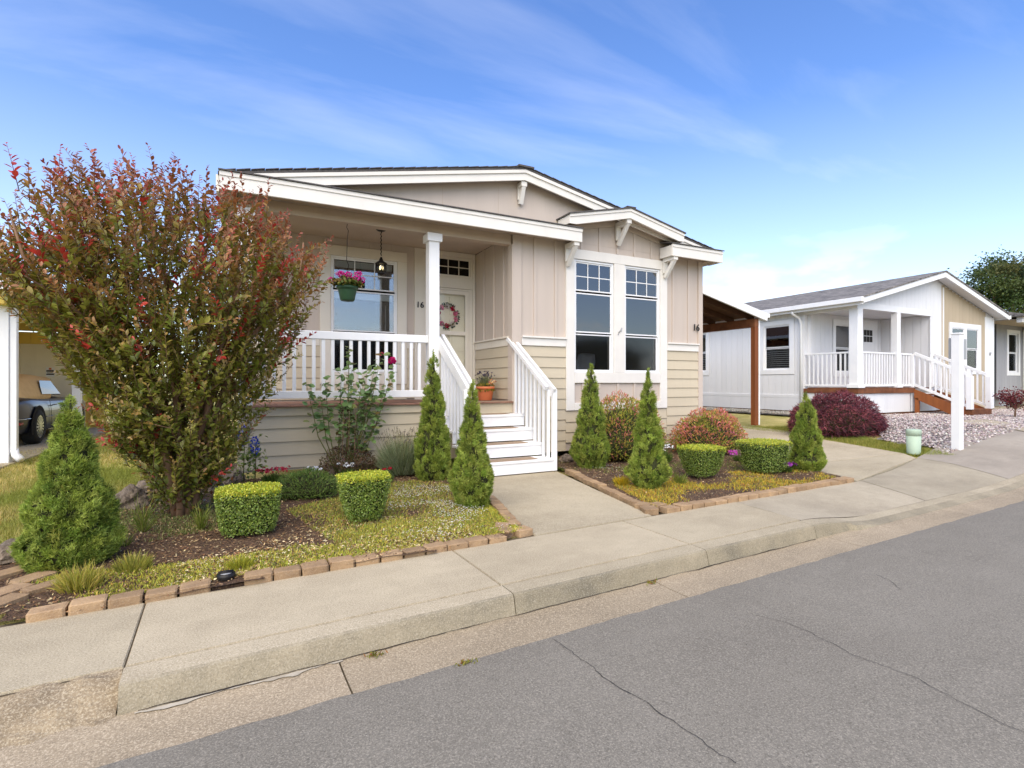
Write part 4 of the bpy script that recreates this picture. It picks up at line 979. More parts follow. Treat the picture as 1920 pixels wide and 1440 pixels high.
for i, (a, b, c, d, m) in enumerate(((-4.47, -4.42, 1.50, 1.55, 'terracotta'), (-4.52, -4.37, 1.45, 1.49, 'black'), (-4.51, -4.38, 1.41, 1.435, 'ngrey'), (-4.52, -4.37, 1.37, 1.40, 'black'))): box('notice_print', m, a, b, 16.98, 16.984, c, d, sg)

# ================================================================== CAR
CAR = empty('car', (-4.45, 13.7, .012))
tag(CAR, 'dark slate convertible with tan soft top parked in the yellow carport', 'car')
CXc, CY0, CZ = -4.45, 11.88, .012
# stations along the length: (y, half width, sill z, shoulder z, deck z)
st = [(0.0, .60, .34, .66, .70), (.08, .72, .26, .70, .80), (.25, .82, .20, .76, .88), (.6, .885, .18, .80, .92), (1.05, .905, .18, .80, .94), (1.6, .90, .18, .78, .92), (2.1, .895, .18, .77, .90), (2.7, .895, .18, .77, .89), (3.3, .90, .18, .77, .87), (3.9, .885, .19, .74, .82), (4.35, .83, .21, .68, .74), (4.62, .72, .25, .60, .64), (4.72, .58, .34, .52, .55)]
V, F = [], []; nprof = 13
for y, w, z0, zs, zd in st:
    half = [(w * .86, z0), (w * .97, z0 + .06), (w, z0 + (zs - z0) * .45), (w * .995, z0 + (zs - z0) * .8), (w * .955, zs), (w * .86, zs + (zd - zs) * .7), (w * .55, zd)]
    prof = half + [(-a, b) for a, b in half[::-1]]; nprof = len(prof)
    V += [(CXc + a, CY0 + y, CZ + b) for a, b in prof]
for i in range(len(st) - 1):
    for j in range(nprof): j2 = (j + 1) % nprof; F.append((i * nprof + j, i * nprof + j2, (i + 1) * nprof + j2, (i + 1) * nprof + j))
F.append(tuple(range(nprof))[::-1]); F.append(tuple((len(st) - 1) * nprof + j for j in range(nprof)))
body = mesh('body', V, F, 'carpaint', CAR, smooth_=True)
md = body.modifiers.new('sub', 'SUBSURF'); md.levels = 2; md.render_levels = 2
# soft top
V, F = [], []
tp = [(.66, .62, .84, .92), (.84, .68, .83, 1.12), (1.12, .70, .83, 1.27), (1.55, .70, .83, 1.325), (2.0, .69, .83, 1.33), (2.35, .66, .83, 1.31), (2.5, .66, 1.16, 1.29)]
for y, w, z0, z1 in tp:
    half = [(w * 1.12 if z0 < 1 else w * 1.0, z0), (w * 1.06, z0 + (z1 - z0) * .4), (w * .95, z0 + (z1 - z0) * .8), (w * .78, z1 - .015), (w * .4, z1)]
    prof = half + [(-a, b) for a, b in half[::-1]]; k = len(prof); V += [(CXc + a, CY0 + y, CZ + b) for a, b in prof]
for i in range(len(tp) - 1):
    for j in range(k):
        if j == k - 1: continue
        F.append((i * k + j, i * k + j + 1, (i + 1) * k + j + 1, (i + 1) * k + j))
F.append(tuple(range(k))[::-1])
soft = mesh('soft_top', V, F, 'softtop', CAR, smooth_=True); m2 = soft.modifiers.new('s', 'SUBSURF'); m2.levels = 1; m2.render_levels = 1
m3 = soft.modifiers.new('t', 'SOLIDIFY'); m3.thickness = .02
mesh('rear_window', [(CXc + .5, CY0 + .772, CZ + .985), (CXc - .5, CY0 + .772, CZ + .985), (CXc - .46, CY0 + .90, CZ + 1.17), (CXc + .46, CY0 + .90, CZ + 1.17)], [(0, 1, 2, 3)], 'darkglass', CAR)
for s in (1, -1):
    mesh('side_window', [(CXc + s * .80, CY0 + 1.60, CZ + .935), (CXc + s * .80, CY0 + 2.72, CZ + .92), (CXc + s * .715, CY0 + 2.40, CZ + 1.20), (CXc + s * .725, CY0 + 1.70, CZ + 1.205), (CXc + s * .765, CY0 + 1.61, CZ + 1.08)], [(0, 1, 2, 3, 4)], 'darkglass', CAR)
mesh('windscreen', [(CXc + .74, CY0 + 2.95, CZ + .90), (CXc - .74, CY0 + 2.95, CZ + .90), (CXc - .60, CY0 + 2.5, CZ + 1.27), (CXc + .60, CY0 + 2.5, CZ + 1.27)], [(0, 1, 2, 3)], 'carglass', CAR)
for s in (1, -1):
    for yy in (1.05, 3.75):
        cxw = CXc + s * .80; cyw = CY0 + yy; r = .325
        # flat dark disc painting the shade of the wheel well, then tyre and rim
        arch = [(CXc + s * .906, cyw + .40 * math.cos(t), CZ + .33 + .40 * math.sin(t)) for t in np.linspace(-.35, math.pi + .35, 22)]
        mesh('wheel_well_shade', arch, [tuple(range(22))], 'dark', CAR)
        V, F = [], []; seg = 36
        pr = [(.20, -.10), (.30, -.11), (.325, -.08), (.325, .08), (.30, .105), (.215, .11)]
        for rr, o in pr:
            for q in range(seg): t = 2 * math.pi * q / seg; V.append((CXc + s * (.815 + o), cyw + rr * math.cos(t), CZ + .325 + rr * math.sin(t)))
        for i in range(len(pr) - 1):
            for q in range(seg): q2 = (q + 1) % seg; F.append((i * seg + q, i * seg + q2, (i + 1) * seg + q2, (i + 1) * seg + q))
        wh = mesh('wheel', V, F, 'tyre', CAR, smooth_=True)
        xf = CXc + s * .912; V, F = [], []
        for q in range(seg):
            t = 2 * math.pi * q / seg
            for rr in (.19, .222): V.append((xf + s * .008, cyw + rr * math.cos(t), CZ + .325 + rr * math.sin(t)))
        for q in range(seg): q2 = (q + 1) % seg; F.append((2 * q, 2 * q + 1, 2 * q2 + 1, 2 * q2))
        for q in range(16):
            t = 2 * math.pi * q / 16; n0 = len(V); ct, sn_ = math.cos(t), math.sin(t)
            for rr, ww in ((.05, .012), (.20, .02)):
                for e in (-1, 1): V.append((xf + s * (.012 if rr < .1 else .009), cyw + rr * ct - e * ww * sn_, CZ + .325 + rr * sn_ + e * ww * ct))
            F.append((n0, n0 + 1, n0 + 3, n0 + 2))
        n0 = len(V)
        for q in range(14): t = 2 * math.pi * q / 14; V.append((xf + s * .014, cyw + .06 * math.cos(t), CZ + .325 + .06 * math.sin(t)))
        F.append(tuple(range(n0, n0 + 14)))
        mesh('rim', V, F, 'chrome', wh)
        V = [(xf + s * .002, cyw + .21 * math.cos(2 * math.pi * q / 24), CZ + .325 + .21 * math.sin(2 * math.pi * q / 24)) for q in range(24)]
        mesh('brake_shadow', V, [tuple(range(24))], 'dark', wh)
    tube('side_moulding', 'chrome', [([(CXc + s * .70, CY0 + .02, CZ + .50), (CXc + s * .80, CY0 + .14, CZ + .50), (CXc + s * .878, CY0 + .38, CZ + .50), (CXc + s * .898, CY0 + .62, CZ + .50)], .011), ([(CXc + s * .906, CY0 + 1.48, CZ + .49), (CXc + s * .905, CY0 + 3.3, CZ + .49)], .011)], CAR)
    tube('door_seam', 'dark', [([(CXc + s * .905, CY0 + 1.72, CZ + .28), (CXc + s * .908, CY0 + 1.72, CZ + .62), (CXc + s * .882, CY0 + 1.72, CZ + .82)], .004)], CAR)
    tube('door_handle', 'carpaint', [([(CXc + s * .905, CY0 + 1.82, CZ + .71), (CXc + s * .92, CY0 + 1.86, CZ + .715), (CXc + s * .92, CY0 + 1.98, CZ + .715), (CXc + s * .905, CY0 + 2.02, CZ + .71)], .013)], CAR)
    lathe('tail_lamp', 'red', [(.0, -.085), (.06, -.07), (.085, 0), (.06, .07), (0, .085)], (CXc + s * .60, CY0 + .06, CZ + .62), CAR, 16, False)
    box('side_marker', 'red', CXc + s * .80, CXc + s * .868, CY0 + .25, CY0 + .40, CZ + .40, CZ + .445, CAR)
box('licence_plate', 'white', CXc - .16, CXc + .16, CY0 - .012, CY0 + .01, CZ + .45, CZ + .58, CAR)

# ================================================================== STREET FURNITURE
x, y, z = G(1713, 849)
ped = empty('utility_pedestal', (x, y, z)); tag(ped, 'pale green round utility pedestal at the edge of the grass', 'utility box')
lathe('body', 'pedestal', [(.088, -.02), (.09, .0), (.098, .28)], (x, y, z), ped, 28); lathe('cap', 'pedestal', [(.0995, .27), (.1005, .345), (.097, .362), (.08, .37), (.0, .372)], (x, y, z), ped, 28)
for v_ in ped.children: v_.location.x += .0
x, y, z = G(1795, 837)
sp = empty('sign_post', (x, y, z)); tag(sp, 'tall white square post with a grey box sign on the gravel', 'sign post')
spp = box('post', 'white', x - .06, x + .06, y - .06, y + .06, z - .02, 1.93, sp); box('cap', 'white', x - .07, x + .07, y - .07, y + .07, 1.931, 1.955, spp)
box('sign_panel', 'grey', x - .02, x + .45, y + .061, y + .11, 1.55, 1.88, sp)
lamp_c = (1.73, 7.6)

# ================================================================== PORCH THINGS
def lathe_at(name, mat, prof, c, parent, seg=20): return lathe(name, mat, prof, c, parent, seg)
PL = empty('pendant_lantern', (1.73, 7.6, 3.40)); tag(PL, 'black iron lantern hanging lit from the porch ceiling', 'lantern')
lathe('canopy', 'black', [(.075, -.0), (.072, -.012), (.05, -.028), (.012, -.034)], (1.73, 7.6, 3.405), PL)
pts = [(1.73 + .006 * math.sin(k * 1.7), 7.6 + .006 * math.cos(k * 1.7), 3.375 - .0153 * k) for k in range(24)]
tube('chain', 'black', [(pts, [.006 + .003 * (k % 2) for k in range(24)])], PL)
lathe('lantern_roof', 'black', [(.012, .255), (.02, .235), (.028, .215), (.03, .20), (.082, .165), (.088, .15), (.07, .148)], (1.73, 7.6, 2.745), PL)
lathe('globe', 'carglass', [(.045, .03), (.07, .06), (.074, .10), (.066, .147)], (1.73, 7.6, 2.745), PL, 16, False)
tube('cage', 'black', [([(1.73 + r * math.cos(t), 7.6 + r * math.sin(t), 2.745 + z) for r, z in ((.045, .03), (.073, .06), (.078, .10), (.07, .15))], .005) for t in np.linspace(0, 2 * math.pi, 9)[:-1]], PL, 5)
lathe('lantern_base', 'black', [(.0, -.012), (.02, -.01), (.05, .01), (.055, .025), (.046, .034)], (1.73, 7.6, 2.745), PL)
for k in range(3): lathe('bulb', 'bulb', [(.004, -.03), (.011, -.012), (.009, .01), (.002, .03)], (1.73 + .022 * math.cos(k * 2.1), 7.6 + .022 * math.sin(k * 2.1), 2.845), PL, 8)

rng = np.random.default_rng(21)
bx_, by_, bz_ = 1.155, 6.99, 2.235
HB = empty('hanging_basket', (bx_, by_, bz_)); tag(HB, 'green hanging pot of magenta geraniums below the porch eave', 'hanging basket')
lathe('pot', 'greenpot', [(.082, 0), (.09, .01), (.115, .13), (.122, .15), (.135, .152), (.137, .185), (.125, .187), (.12, .17), (.02, .165)], (bx_, by_, bz_), HB, 28)
tube('hook', 'black', [([(bx_ - .0, by_, 3.233), (bx_ - .01, by_, 3.19), (bx_ + .012, by_, 3.15), (bx_, by_, 3.05), (bx_ - .01, by_, 2.76), (bx_ + .015, by_, 2.70), (bx_, by_, 2.62)], .004)] + [([(bx_, by_, 2.62), (bx_ + .125 * math.cos(t), by_ + .125 * math.sin(t), bz_ + .18)], .0025) for t in (0.3, 2.4, 4.5)], HB, 5)
n = 700; d = sph(n, rng); d[:, 2] = np.abs(d[:, 2]) * .8 + .02
P = np.array([bx_, by_, bz_ + .2]) + d * np.array([.19, .19, .13]) * rng.uniform(.5, 1, (n, 1))
leaves('foliage', P, sph(n, rng) + d * .6, d + [0, 0, .8], rng.uniform(.03, .05, n), rng.uniform(.03, .045, n), pal([(96, 108, 40), (78, 96, 36), (116, 118, 52), (120, 92, 48)], n, rng), OVAL, 'leaf', HB, kind='stuff')
stemp = []
for k in range(13):
    t = rng.uniform(0, 6.28); r = rng.uniform(.03, .17); h = rng.uniform(.27, .36)
    if k == 0: t, r, h = 3.0, .20, .25
    if k == 1: t, r, h = .1, .19, .29
    c = np.array([bx_ + r * math.cos(t), by_ + r * math.sin(t) * .8, bz_ + h]); stemp.append(([(bx_ + r * .4 * math.cos(t), by_ + r * .4 * math.sin(t), bz_ + .17), tuple(c)], .003))
    m = 60; dd = sph(m, rng); dd[:, 2] = dd[:, 2] * .8 + .1
    leaves('flower_head', c + dd * .032, dd + sph(m, rng) * .5, dd, rng.uniform(.016, .024, m), .018, pal([(226, 30, 160), (206, 22, 140), (238, 70, 180), (190, 24, 110)], m, rng, jit=.08), DIAM, 'petal', HB)
tube('stem', 'stem', stemp, HB, 4)

px_, py_, pz_ = 3.30, 7.42, .897
FP = empty('flower_pot', (px_, py_, pz_)); tag(FP, 'terracotta pot of lavender standing on the porch beside the stairs', 'flower pot')
lathe('pot', 'terracotta', [(.10, 0), (.108, .01), (.135, .16), (.14, .175), (.15, .178), (.152, .215), (.14, .217), (.135, .19), (.02, .185)], (px_, py_, pz_), FP, 28)
n = 420; d = sph(n, rng); d[:, 2] = np.abs(d[:, 2])
P = np.array([px_, py_, pz_ + .2]) + d * np.array([.14, .14, .06]); P[:, 2] -= (np.hypot(P[:, 0] - px_, P[:, 1] - py_) > .13) * .05
leaves('trailing_foliage', P, sph(n, rng) + d, d, .03, .02, pal([(150, 140, 50), (178, 150, 60), (110, 118, 48)], n, rng), OVAL, 'leaf', FP, kind='stuff')
n = 260; t = rng.uniform(0, 6.28, n); r = rng.uniform(0, .07, n); P = np.stack([px_ + r * np.cos(t), py_ + r * np.sin(t), np.full(n, pz_ + .2)], 1)
D = np.stack([np.cos(t) * r * 5, np.sin(t) * r * 5, np.ones(n)], 1) + rng.normal(0, .18, (n, 3)); 
leaves('lavender_leaves', P, D, sph(n, rng), rng.uniform(.12, .22, n), .006, pal([(110, 124, 84), (130, 138, 98)], n, rng), BENT, 'leaf', FP)
n = 46; t = rng.uniform(0, 6.28, n); r = rng.uniform(.02, .17, n); hh = rng.uniform(.32, .44, n)
tube('flower_stems', 'stem', [([(px_ + .4 * r[i] * math.cos(t[i]), py_ + .4 * r[i] * math.sin(t[i]), pz_ + .22), (px_ + r[i] * math.cos(t[i]), py_ + r[i] * math.sin(t[i]), pz_ + hh[i])], .0015) for i in range(n)], FP, 3)
P = np.stack([px_ + r * np.cos(t), py_ + r * np.sin(t), pz_ + hh], 1); P = np.repeat(P, 6, 0) + rng.normal(0, .004, (n * 6, 3)); m = len(P)
leaves('lavender_flowers', P, np.array([0, 0, 1.]) + rng.normal(0, .4, (m, 3)), sph(m, rng), .024, .012, pal([(76, 66, 96), (60, 52, 76)], m, rng), DIAM, 'petal', FP, kind='stuff')
m = 5
for k in range(m):
    c = np.array([px_ + .05 + .06 * (k % 2), py_ - .06 - .02 * k, pz_ + .25 + .012 * k]); dd = sph(14, rng)
    leaves('pansy', c + dd * .012, dd, sph(14, rng), .026, .024, pal([(240, 226, 190), (232, 150, 120), (246, 206, 120)], 14, rng), OVAL, 'petal', FP)

# wreath on the inner door
WR = empty('wreath', (3.03, YB + .03, 2.31)); tag(WR, 'wreath of pink and white roses behind the storm door glass', 'wreath')
tube('ring', 'stem', [([(3.03 + .17 * math.cos(t), YB + .035, 2.31 + .17 * math.sin(t)) for t in np.linspace(0, 2 * math.pi, 25)], .012)], WR)
cols = [(236, 132, 168), (212, 30, 84), (246, 236, 232), (240, 160, 186), (200, 24, 70), (248, 240, 236), (232, 120, 160), (214, 40, 92), (244, 232, 228), (238, 150, 178)]
for k, cc in enumerate(cols):
    t = 2 * math.pi * k / 10 + .3; c = np.array([3.03 + .165 * math.cos(t), YB + .022, 2.31 + .165 * math.sin(t)])
    m = 34; dd = sph(m, rng) * np.array([1, .35, 1]); leaves('rose', c + dd * .03, np.cross(dd, sph(m, rng)), dd + [0, -.3, 0], .042, .04, pal([cc], m, rng, jit=.1), OVAL, 'petal', WR)
m = 60; t = rng.uniform(0, 6.28, m); P = np.stack([3.03 + .19 * np.cos(t), np.full(m, YB + .028), 2.31 + .19 * np.sin(t)], 1)
leaves('leaf_sprig', P, np.stack([np.cos(t), rng.normal(0, .2, m), np.sin(t)], 1) + rng.normal(0, .4, (m, 3)), np.array([0, -1., 0]) + rng.normal(0, .3, (m, 3)), .05, .022, pal([(56, 84, 62), (40, 66, 50)], m, rng), OVAL, 'leaf', WR)

# things seen through the front window
CH_ = empty('dining_chair', (5.32, 7.75, .93)); tag(CH_, 'pale grey dining chair seen through the left front window', 'chair')
V, F = [], []
for i in range(7):
    z = 1.345 + .06 * i
    for j in range(7): a = (j - 3) / 3; V.append((5.30 + a * (.2 - .012 * abs(i - 3)) + .02 * i, 7.62 - .05 * a * a + .02 * i, z - .02 * a * a * (i == 6)))
for i in range(6):
    for j in range(6): k = i * 7 + j; F.append((k, k + 1, k + 8, k + 7))
o = mesh('backrest', V, F, 'grey', CH_, smooth_=True); o.modifiers.new('t', 'SOLIDIFY').thickness = .02
box('seat', 'grey', 5.11, 5.53, 7.66, 8.08, 1.33, 1.37, CH_)
for a, b in ((5.14, 7.7), (5.5, 7.7), (5.14, 8.05), (5.5, 8.05)): tube('leg', 'grey', [([(a, b, 1.33), (a, b, .925)], .014)], CH_)
hx, hz_ = YP(1090, 588, 8.3)
CHN = empty('chandelier', (hx, 8.3, 3.35)); tag(CHN, 'lit chandelier glowing behind the left front window', 'chandelier')
tube('stem', 'black', [([(hx - .1, 8.3, 3.358), (hx - .1, 8.3, hz_ + .05)], .008)], CHN)
for (px, py) in ((1088, 576), (1089, 586), (1086, 592)):
    qx, qz = YP(px, py, 8.3); sh = lathe('bulb_shade', 'bulb', [(.02, -.03), (.035, -.01), (.03, .02), (.015, .03)], (qx, 8.3, qz), CHN, 10)
    tube('arm', 'black', [([(hx - .1, 8.3, hz_), (qx, 8.3, qz)], .006)], CHN)

# ================================================================== GARDEN BEDS
bedL = [(-1.02, 3.322), (1.74, 3.437), (1.80, 3.62), (2.20, 5.9), (2.3, 6.94), (-.2, 6.94), (-.55, 7.6), (-1.15, 6.2), (-1.5, 4.6), (-1.35, 3.9)]
bedR = [(3.42, 3.56), (6.40, 3.68), (6.62, 4.75), (7.0, 6.3), (7.5, 6.88), (3.72, 6.88), (3.78, 5.9), (3.36, 3.9)]
inL, inR = inpoly(bedL), inpoly(bedR)
def bedz(x, y): return .024 + .022 * nz(x, y, 1.6, 2) + .012 * nz(x, y, 6, 5)
tag(grid('garden_bed', 'soil', -1.6, 2.4, 3.3, 7.7, 90, 98, bedz, inL), kind='structure')
tag(grid('garden_bed', 'soil', 3.2, 7.6, 3.5, 6.9, 96, 74, bedz, inR), kind='structure')
def bz(P): return np.array([bedz(a, b) for a, b in P])
rng = np.random.default_rng(5)
def ncl(P, s, o): return np.array([nz(a, b, s, o) for a, b in P])
front_strip0 = [(-.4, 3.42), (1.5, 3.5), (1.6, 4.0), (.9, 4.6), (.2, 4.2), (-.4, 3.9)]
def chips(poly, n, label, cols=None):
    P = scatter(poly, n, rng); m = ncl(P, 1.1, 3) + rng.normal(0, .25, n) > -.35; P = P[m]; n = len(P)
    p3 = np.column_stack([P, bz(P) + .004 + rng.random(n) * .006]); D = sph(n, rng); D[:, 2] *= .25
    o = leaves('wood_chips', p3, D, np.array([0, 0, 1.]) + rng.normal(0, .35, (n, 3)), rng.uniform(.007, .022, n), rng.uniform(.004, .010, n), pal(cols or [(168, 142, 106), (112, 86, 62), (200, 178, 136), (84, 64, 48), (140, 106, 74)], n, rng, None if cols else (.2, .28, .12, .22, .18)), CHIP, 'chip', kind='stuff'); tag(o, label, 'wood chips')
chips(front_strip0, 4500, 'pale leaf litter along the left brick edging', [(212, 194, 150), (190, 166, 120), (222, 208, 170), (160, 120, 78)])
chips(bedL, 30000, 'scattered bark and wood chips over the left garden bed'); chips(bedR, 14000, 'scattered bark and wood chips over the right garden bed')
def cover(poly, n, off, thr, h, cols, label, w=None, fl=0):
    P = scatter(poly, n, rng); c = ncl(P, 1.25, off) + .35 * ncl(P, 5, off + 3); m = c + rng.normal(0, .12, len(P)) > thr + .06; P = P[m]; n = len(P); c = c[m]
    p3 = np.column_stack([P, bz(P) - .004]); D = np.array([0, 0, 1.]) + rng.normal(0, .65, (n, 3)); D[:, 2] = np.abs(D[:, 2]) + .15
    o = leaves('ground_cover', p3, D, sph(n, rng), h * .75 * rng.uniform(.4, 1.3, n), rng.uniform(.004, .008, n), np.clip(pal(cols, n, rng, w, .2) * 1.3, 0, .8), BENT, 'leaf', kind='stuff'); tag(o, label, 'ground cover')
    return P
front_strip = [(-1.0, 3.42), (1.9, 3.53), (2.05, 4.6), (1.2, 4.4), (.2, 3.95), (-.5, 3.9), (-1.2, 4.0)]
cover(front_strip, 34000, 11, -.30, .034, [(178, 172, 66), (156, 160, 62), (192, 176, 80), (126, 138, 54)], 'yellow green creeping ground cover along the left brick edging')
cover([(.6, 3.75), (1.75, 3.6), (2.15, 5.9), (1.2, 5.9), (.3, 5.0)], 30000, 23, -.32, .04, [(138, 148, 62), (164, 164, 74), (112, 126, 52), (170, 148, 72)], 'green creeping ground cover left of the front walkway')
cover([(-1.3, 4.4), (-.2, 4.6), (-.1, 6.6), (-.9, 6.4)], 11000, 31, .02, .045, [(110, 120, 62), (134, 136, 80), (90, 100, 50)], 'sparse weeds around the crape myrtle trunk')
cover([(3.3, 3.65), (6.3, 3.75), (6.5, 4.6), (4.6, 4.7), (3.7, 4.8)], 26000, 47, -.12, .045, [(196, 172, 54), (158, 152, 58), (120, 124, 50), (186, 140, 60)], 'yellow green ground cover along the right brick edging')
cover([(3.6, 4.8), (6.6, 4.7), (7.2, 6.6), (3.75, 6.7)], 12000, 53, -.05, .05, [(96, 110, 46), (120, 126, 56), (80, 92, 40)], 'low green plants at the foot of the front wall')
def whites(poly, n, off, label, cols=((244, 244, 240), (232, 232, 226))):
    P = scatter(poly, n, rng); m = ncl(P, 2.2, off) + rng.normal(0, .12, len(P)) > .05; P = P[m]; n = len(P); p3 = np.column_stack([P, bz(P) + .028 + rng.random(n) * .012])
    P4 = np.repeat(p3, 4, 0); n4 = len(P4); a = np.tile(np.arange(4) * math.pi / 2, n) + np.repeat(rng.uniform(0, 6, n), 4); D = np.stack([np.cos(a), np.sin(a), np.full(n4, .25)], 1)
    o = leaves('tiny_flowers', P4, D, np.array([0, 0, 1.]) + D * 0, .0065, .006, np.repeat(pal(cols, n, rng, jit=.04), 4, 0), DIAM, 'petal', kind='stuff'); tag(o, label, 'flowers')
whites([(1.0, 3.52), (1.9, 3.56), (2.2, 5.6), (1.5, 5.8), (1.1, 4.6)], 2600, 3, 'tiny white flowers in the ground cover beside the walkway')
whites([(3.6, 4.9), (4.4, 4.9), (4.4, 6.4), (3.72, 6.4)], 500, 7, 'tiny white flowers under the cone spruce right of the stairs')
# loose stones half buried
ROCKC = {}
def rock(px, py, w, h, d, seed, label, z=None, at=None):
    x, y, _ = at if at else G(px, py); bm = bmesh.new(); bmesh.ops.create_icosphere(bm, subdivisions=4, radius=.5)
    for v in bm.verts:
        q = v.co.normalized(); k = 1 + .32 * mnoise.noise(q * 1.4 + Vector((seed, 0, 0))) + .16 * mnoise.noise(q * 3.5 + Vector((seed, 3, 0))) + .06 * mnoise.noise(q * 9 + Vector((0, seed, 0)))
        v.co = Vector((q.x * w * k, q.y * d * k, max(-.18 * h, q.z * h * k))) * .5 * 1.15
    me = bpy.data.meshes.new('garden_rock'); bm.to_mesh(me); bm.free(); me.materials.append(MATS['rock'])
    o = bpy.data.objects.new('garden_rock', me); link(o, None, (x, y, .03 + .10 * h)); o.rotation_euler = (0, 0, seed * 1.3); tag(o, label, 'rock', 'rocks round the garden bed')
rock(245, 955, .30, .26, .24, 1, 'flat topped grey rock left of the crape myrtle trunk'); rock(290, 925, .32, .20, .24, 2, 'pale tan rock between lawn and crape myrtle')
rock(412, 902, .34, .36, .3, 3, 'dark rounded basalt boulder at the porch corner'); rock(436, 908, .24, .2, .22, 4, 'small dark rock right of the porch corner boulder', )
rock(388, 925, .26, .26, .24, 5, 'dark rock behind the left square boxwood'); rock(28, 1052, .28, .16, .22, 6, 'brown rock left of the big spruce'); rock(620, 893, .26, .12, .2, 7, 'low grey rock at the foot of the rose')
rock(1062, 868, .2, .14, .16, 8, 'brown rock beside the stairs near the right spruce')

# ================================================================== BRICK EDGING
BRM = []
for k in range(6):
    bm = bmesh.new(); rr = random.Random(k + 40)
    vs = [bm.verts.new((a * (.5 + rr.uniform(-.02, .015)), b * (.5 + rr.uniform(-.04, .03)), c)) for c in (0, 1) for a, b in ((-1, -1), (1, -1), (1, 1), (-1, 1))]
    for v in vs[4:]: v.co.z += rr.uniform(-.06, .06)
    for f in CUBE_F: bm.faces.new([vs[i] for i in f])
    bmesh.ops.bevel(bm, geom=[e for e in bm.edges if max(v.co.z for v in e.verts) > .5], offset=.07, segments=1, affect='EDGES')
    me = bpy.data.meshes.new('brick'); bm.to_mesh(me); bm.free(); me.materials.append(MATS['brick']); BRM.append(me)
BI = [0]
def brick(parent, x, y, ang, l, w, h=.055, z=0.0):
    BI[0] += 1; o = bpy.data.objects.new('brick', BRM[(BI[0] * 5 + BI[0] // 4) % 6]); link(o, parent, (x, y, z + T(x) - .012 + random.uniform(-.004, .004)))
    o.scale = (l * random.uniform(.93, .98), w * random.uniform(.92, 1.05), h * random.uniform(.9, 1.1)); o.rotation_euler = (random.uniform(-.04, .04), random.uniform(-.03, .03), ang + random.uniform(-.035, .035))
def brun(name, p, q, n, depth, off, label, skip=()):
    e = empty('brick_edging', ((p[0] + q[0]) / 2, (p[1] + q[1]) / 2, 0)); tag(e, label, 'brick edging')
    d = Vector((q[0] - p[0], q[1] - p[1])); l = d.length / n; ang = math.atan2(d.y, d.x); nx_ = Vector((-d.y, d.x)).normalized()
    for k in range(n):
        c = Vector(p[:2]) + d * ((k + .5) / n) + nx_ * off
        if any(a < k / n < b for a, b in skip): continue
        brick(e, c.x, c.y, ang, l, depth)
    return e
a, b = S(-.97, .01), S(1.72, .01); g0, g1 = uv(407, 1110, .0)[0], uv(462, 1100, .0)[0]
eL = brun('l', a, b, 17, .115, .06, 'long run of tan bricks edging the left bed along the sidewalk', [((g0 + .97 - .08) / 2.69, (g1 + .97 - .1) / 2.69)])
for k, (px, py, an, l, w) in enumerate(((15, 1118, .9, .2, .12), (60, 1092, .75, .21, .11), (25, 1080, .8, .24, .12), (85, 1110, .7, .2, .10), (5, 1140, .9, .2, .12))):
    x, y, _ = G(px, py); brick(eL, x, y, an, l, w, .05)
eR = brun('r', S(3.36, .005), S(6.42, .005), 19, .115, .06, 'long run of tan bricks edging the right bed along the sidewalk')
for x, y, an in ((3.24, 3.63, 1.2), (3.30, 3.78, .5), (3.42, 3.72, .1)): brick(eR, x, y, an, .15, .13)
eW = brun('w', (3.24, 3.86), (3.70, 5.75), 12, .10, -.05, 'row of bricks along the right side of the front walkway')
eV = brun('v', (2.22, 4.75), (1.98, 3.70), 7, .10, -.06, 'row of bricks along the left side of the front walkway')
for x, y, an in ((1.90, 3.56, .2), (1.78, 3.60, .5), (1.80, 3.72, 1.0)): brick(eV, x, y, an, .14, .12)
box('soil_fill', 'soil', S(g0, 0)[0] - .03, S(g1, 0)[0] + .04, S(g0, 0)[1] + .012, S(g0, 0)[1] + .13, -.05, .012, eL)
x, y, _ = G(424, 1094); SL = empty('garden_light', (x, y, 0)); tag(SL, 'small black round solar light set in the gap of the brick edging', 'garden light')
lathe('housing', 'black', [(.04, -.02), (.05, .04), (.046, .055)], (x, y, .008), SL, 20); lathe('lens', 'grey', [(.036, .0555), (.03, .058), (.0, .059)], (x, y, .008), SL, 20)
tube('grille', 'black', [([(x - .036, y + t, .068), (x + .036, y + t, .068)], .003) for t in (-.02, -.007, .007, .02)], SL, 4)

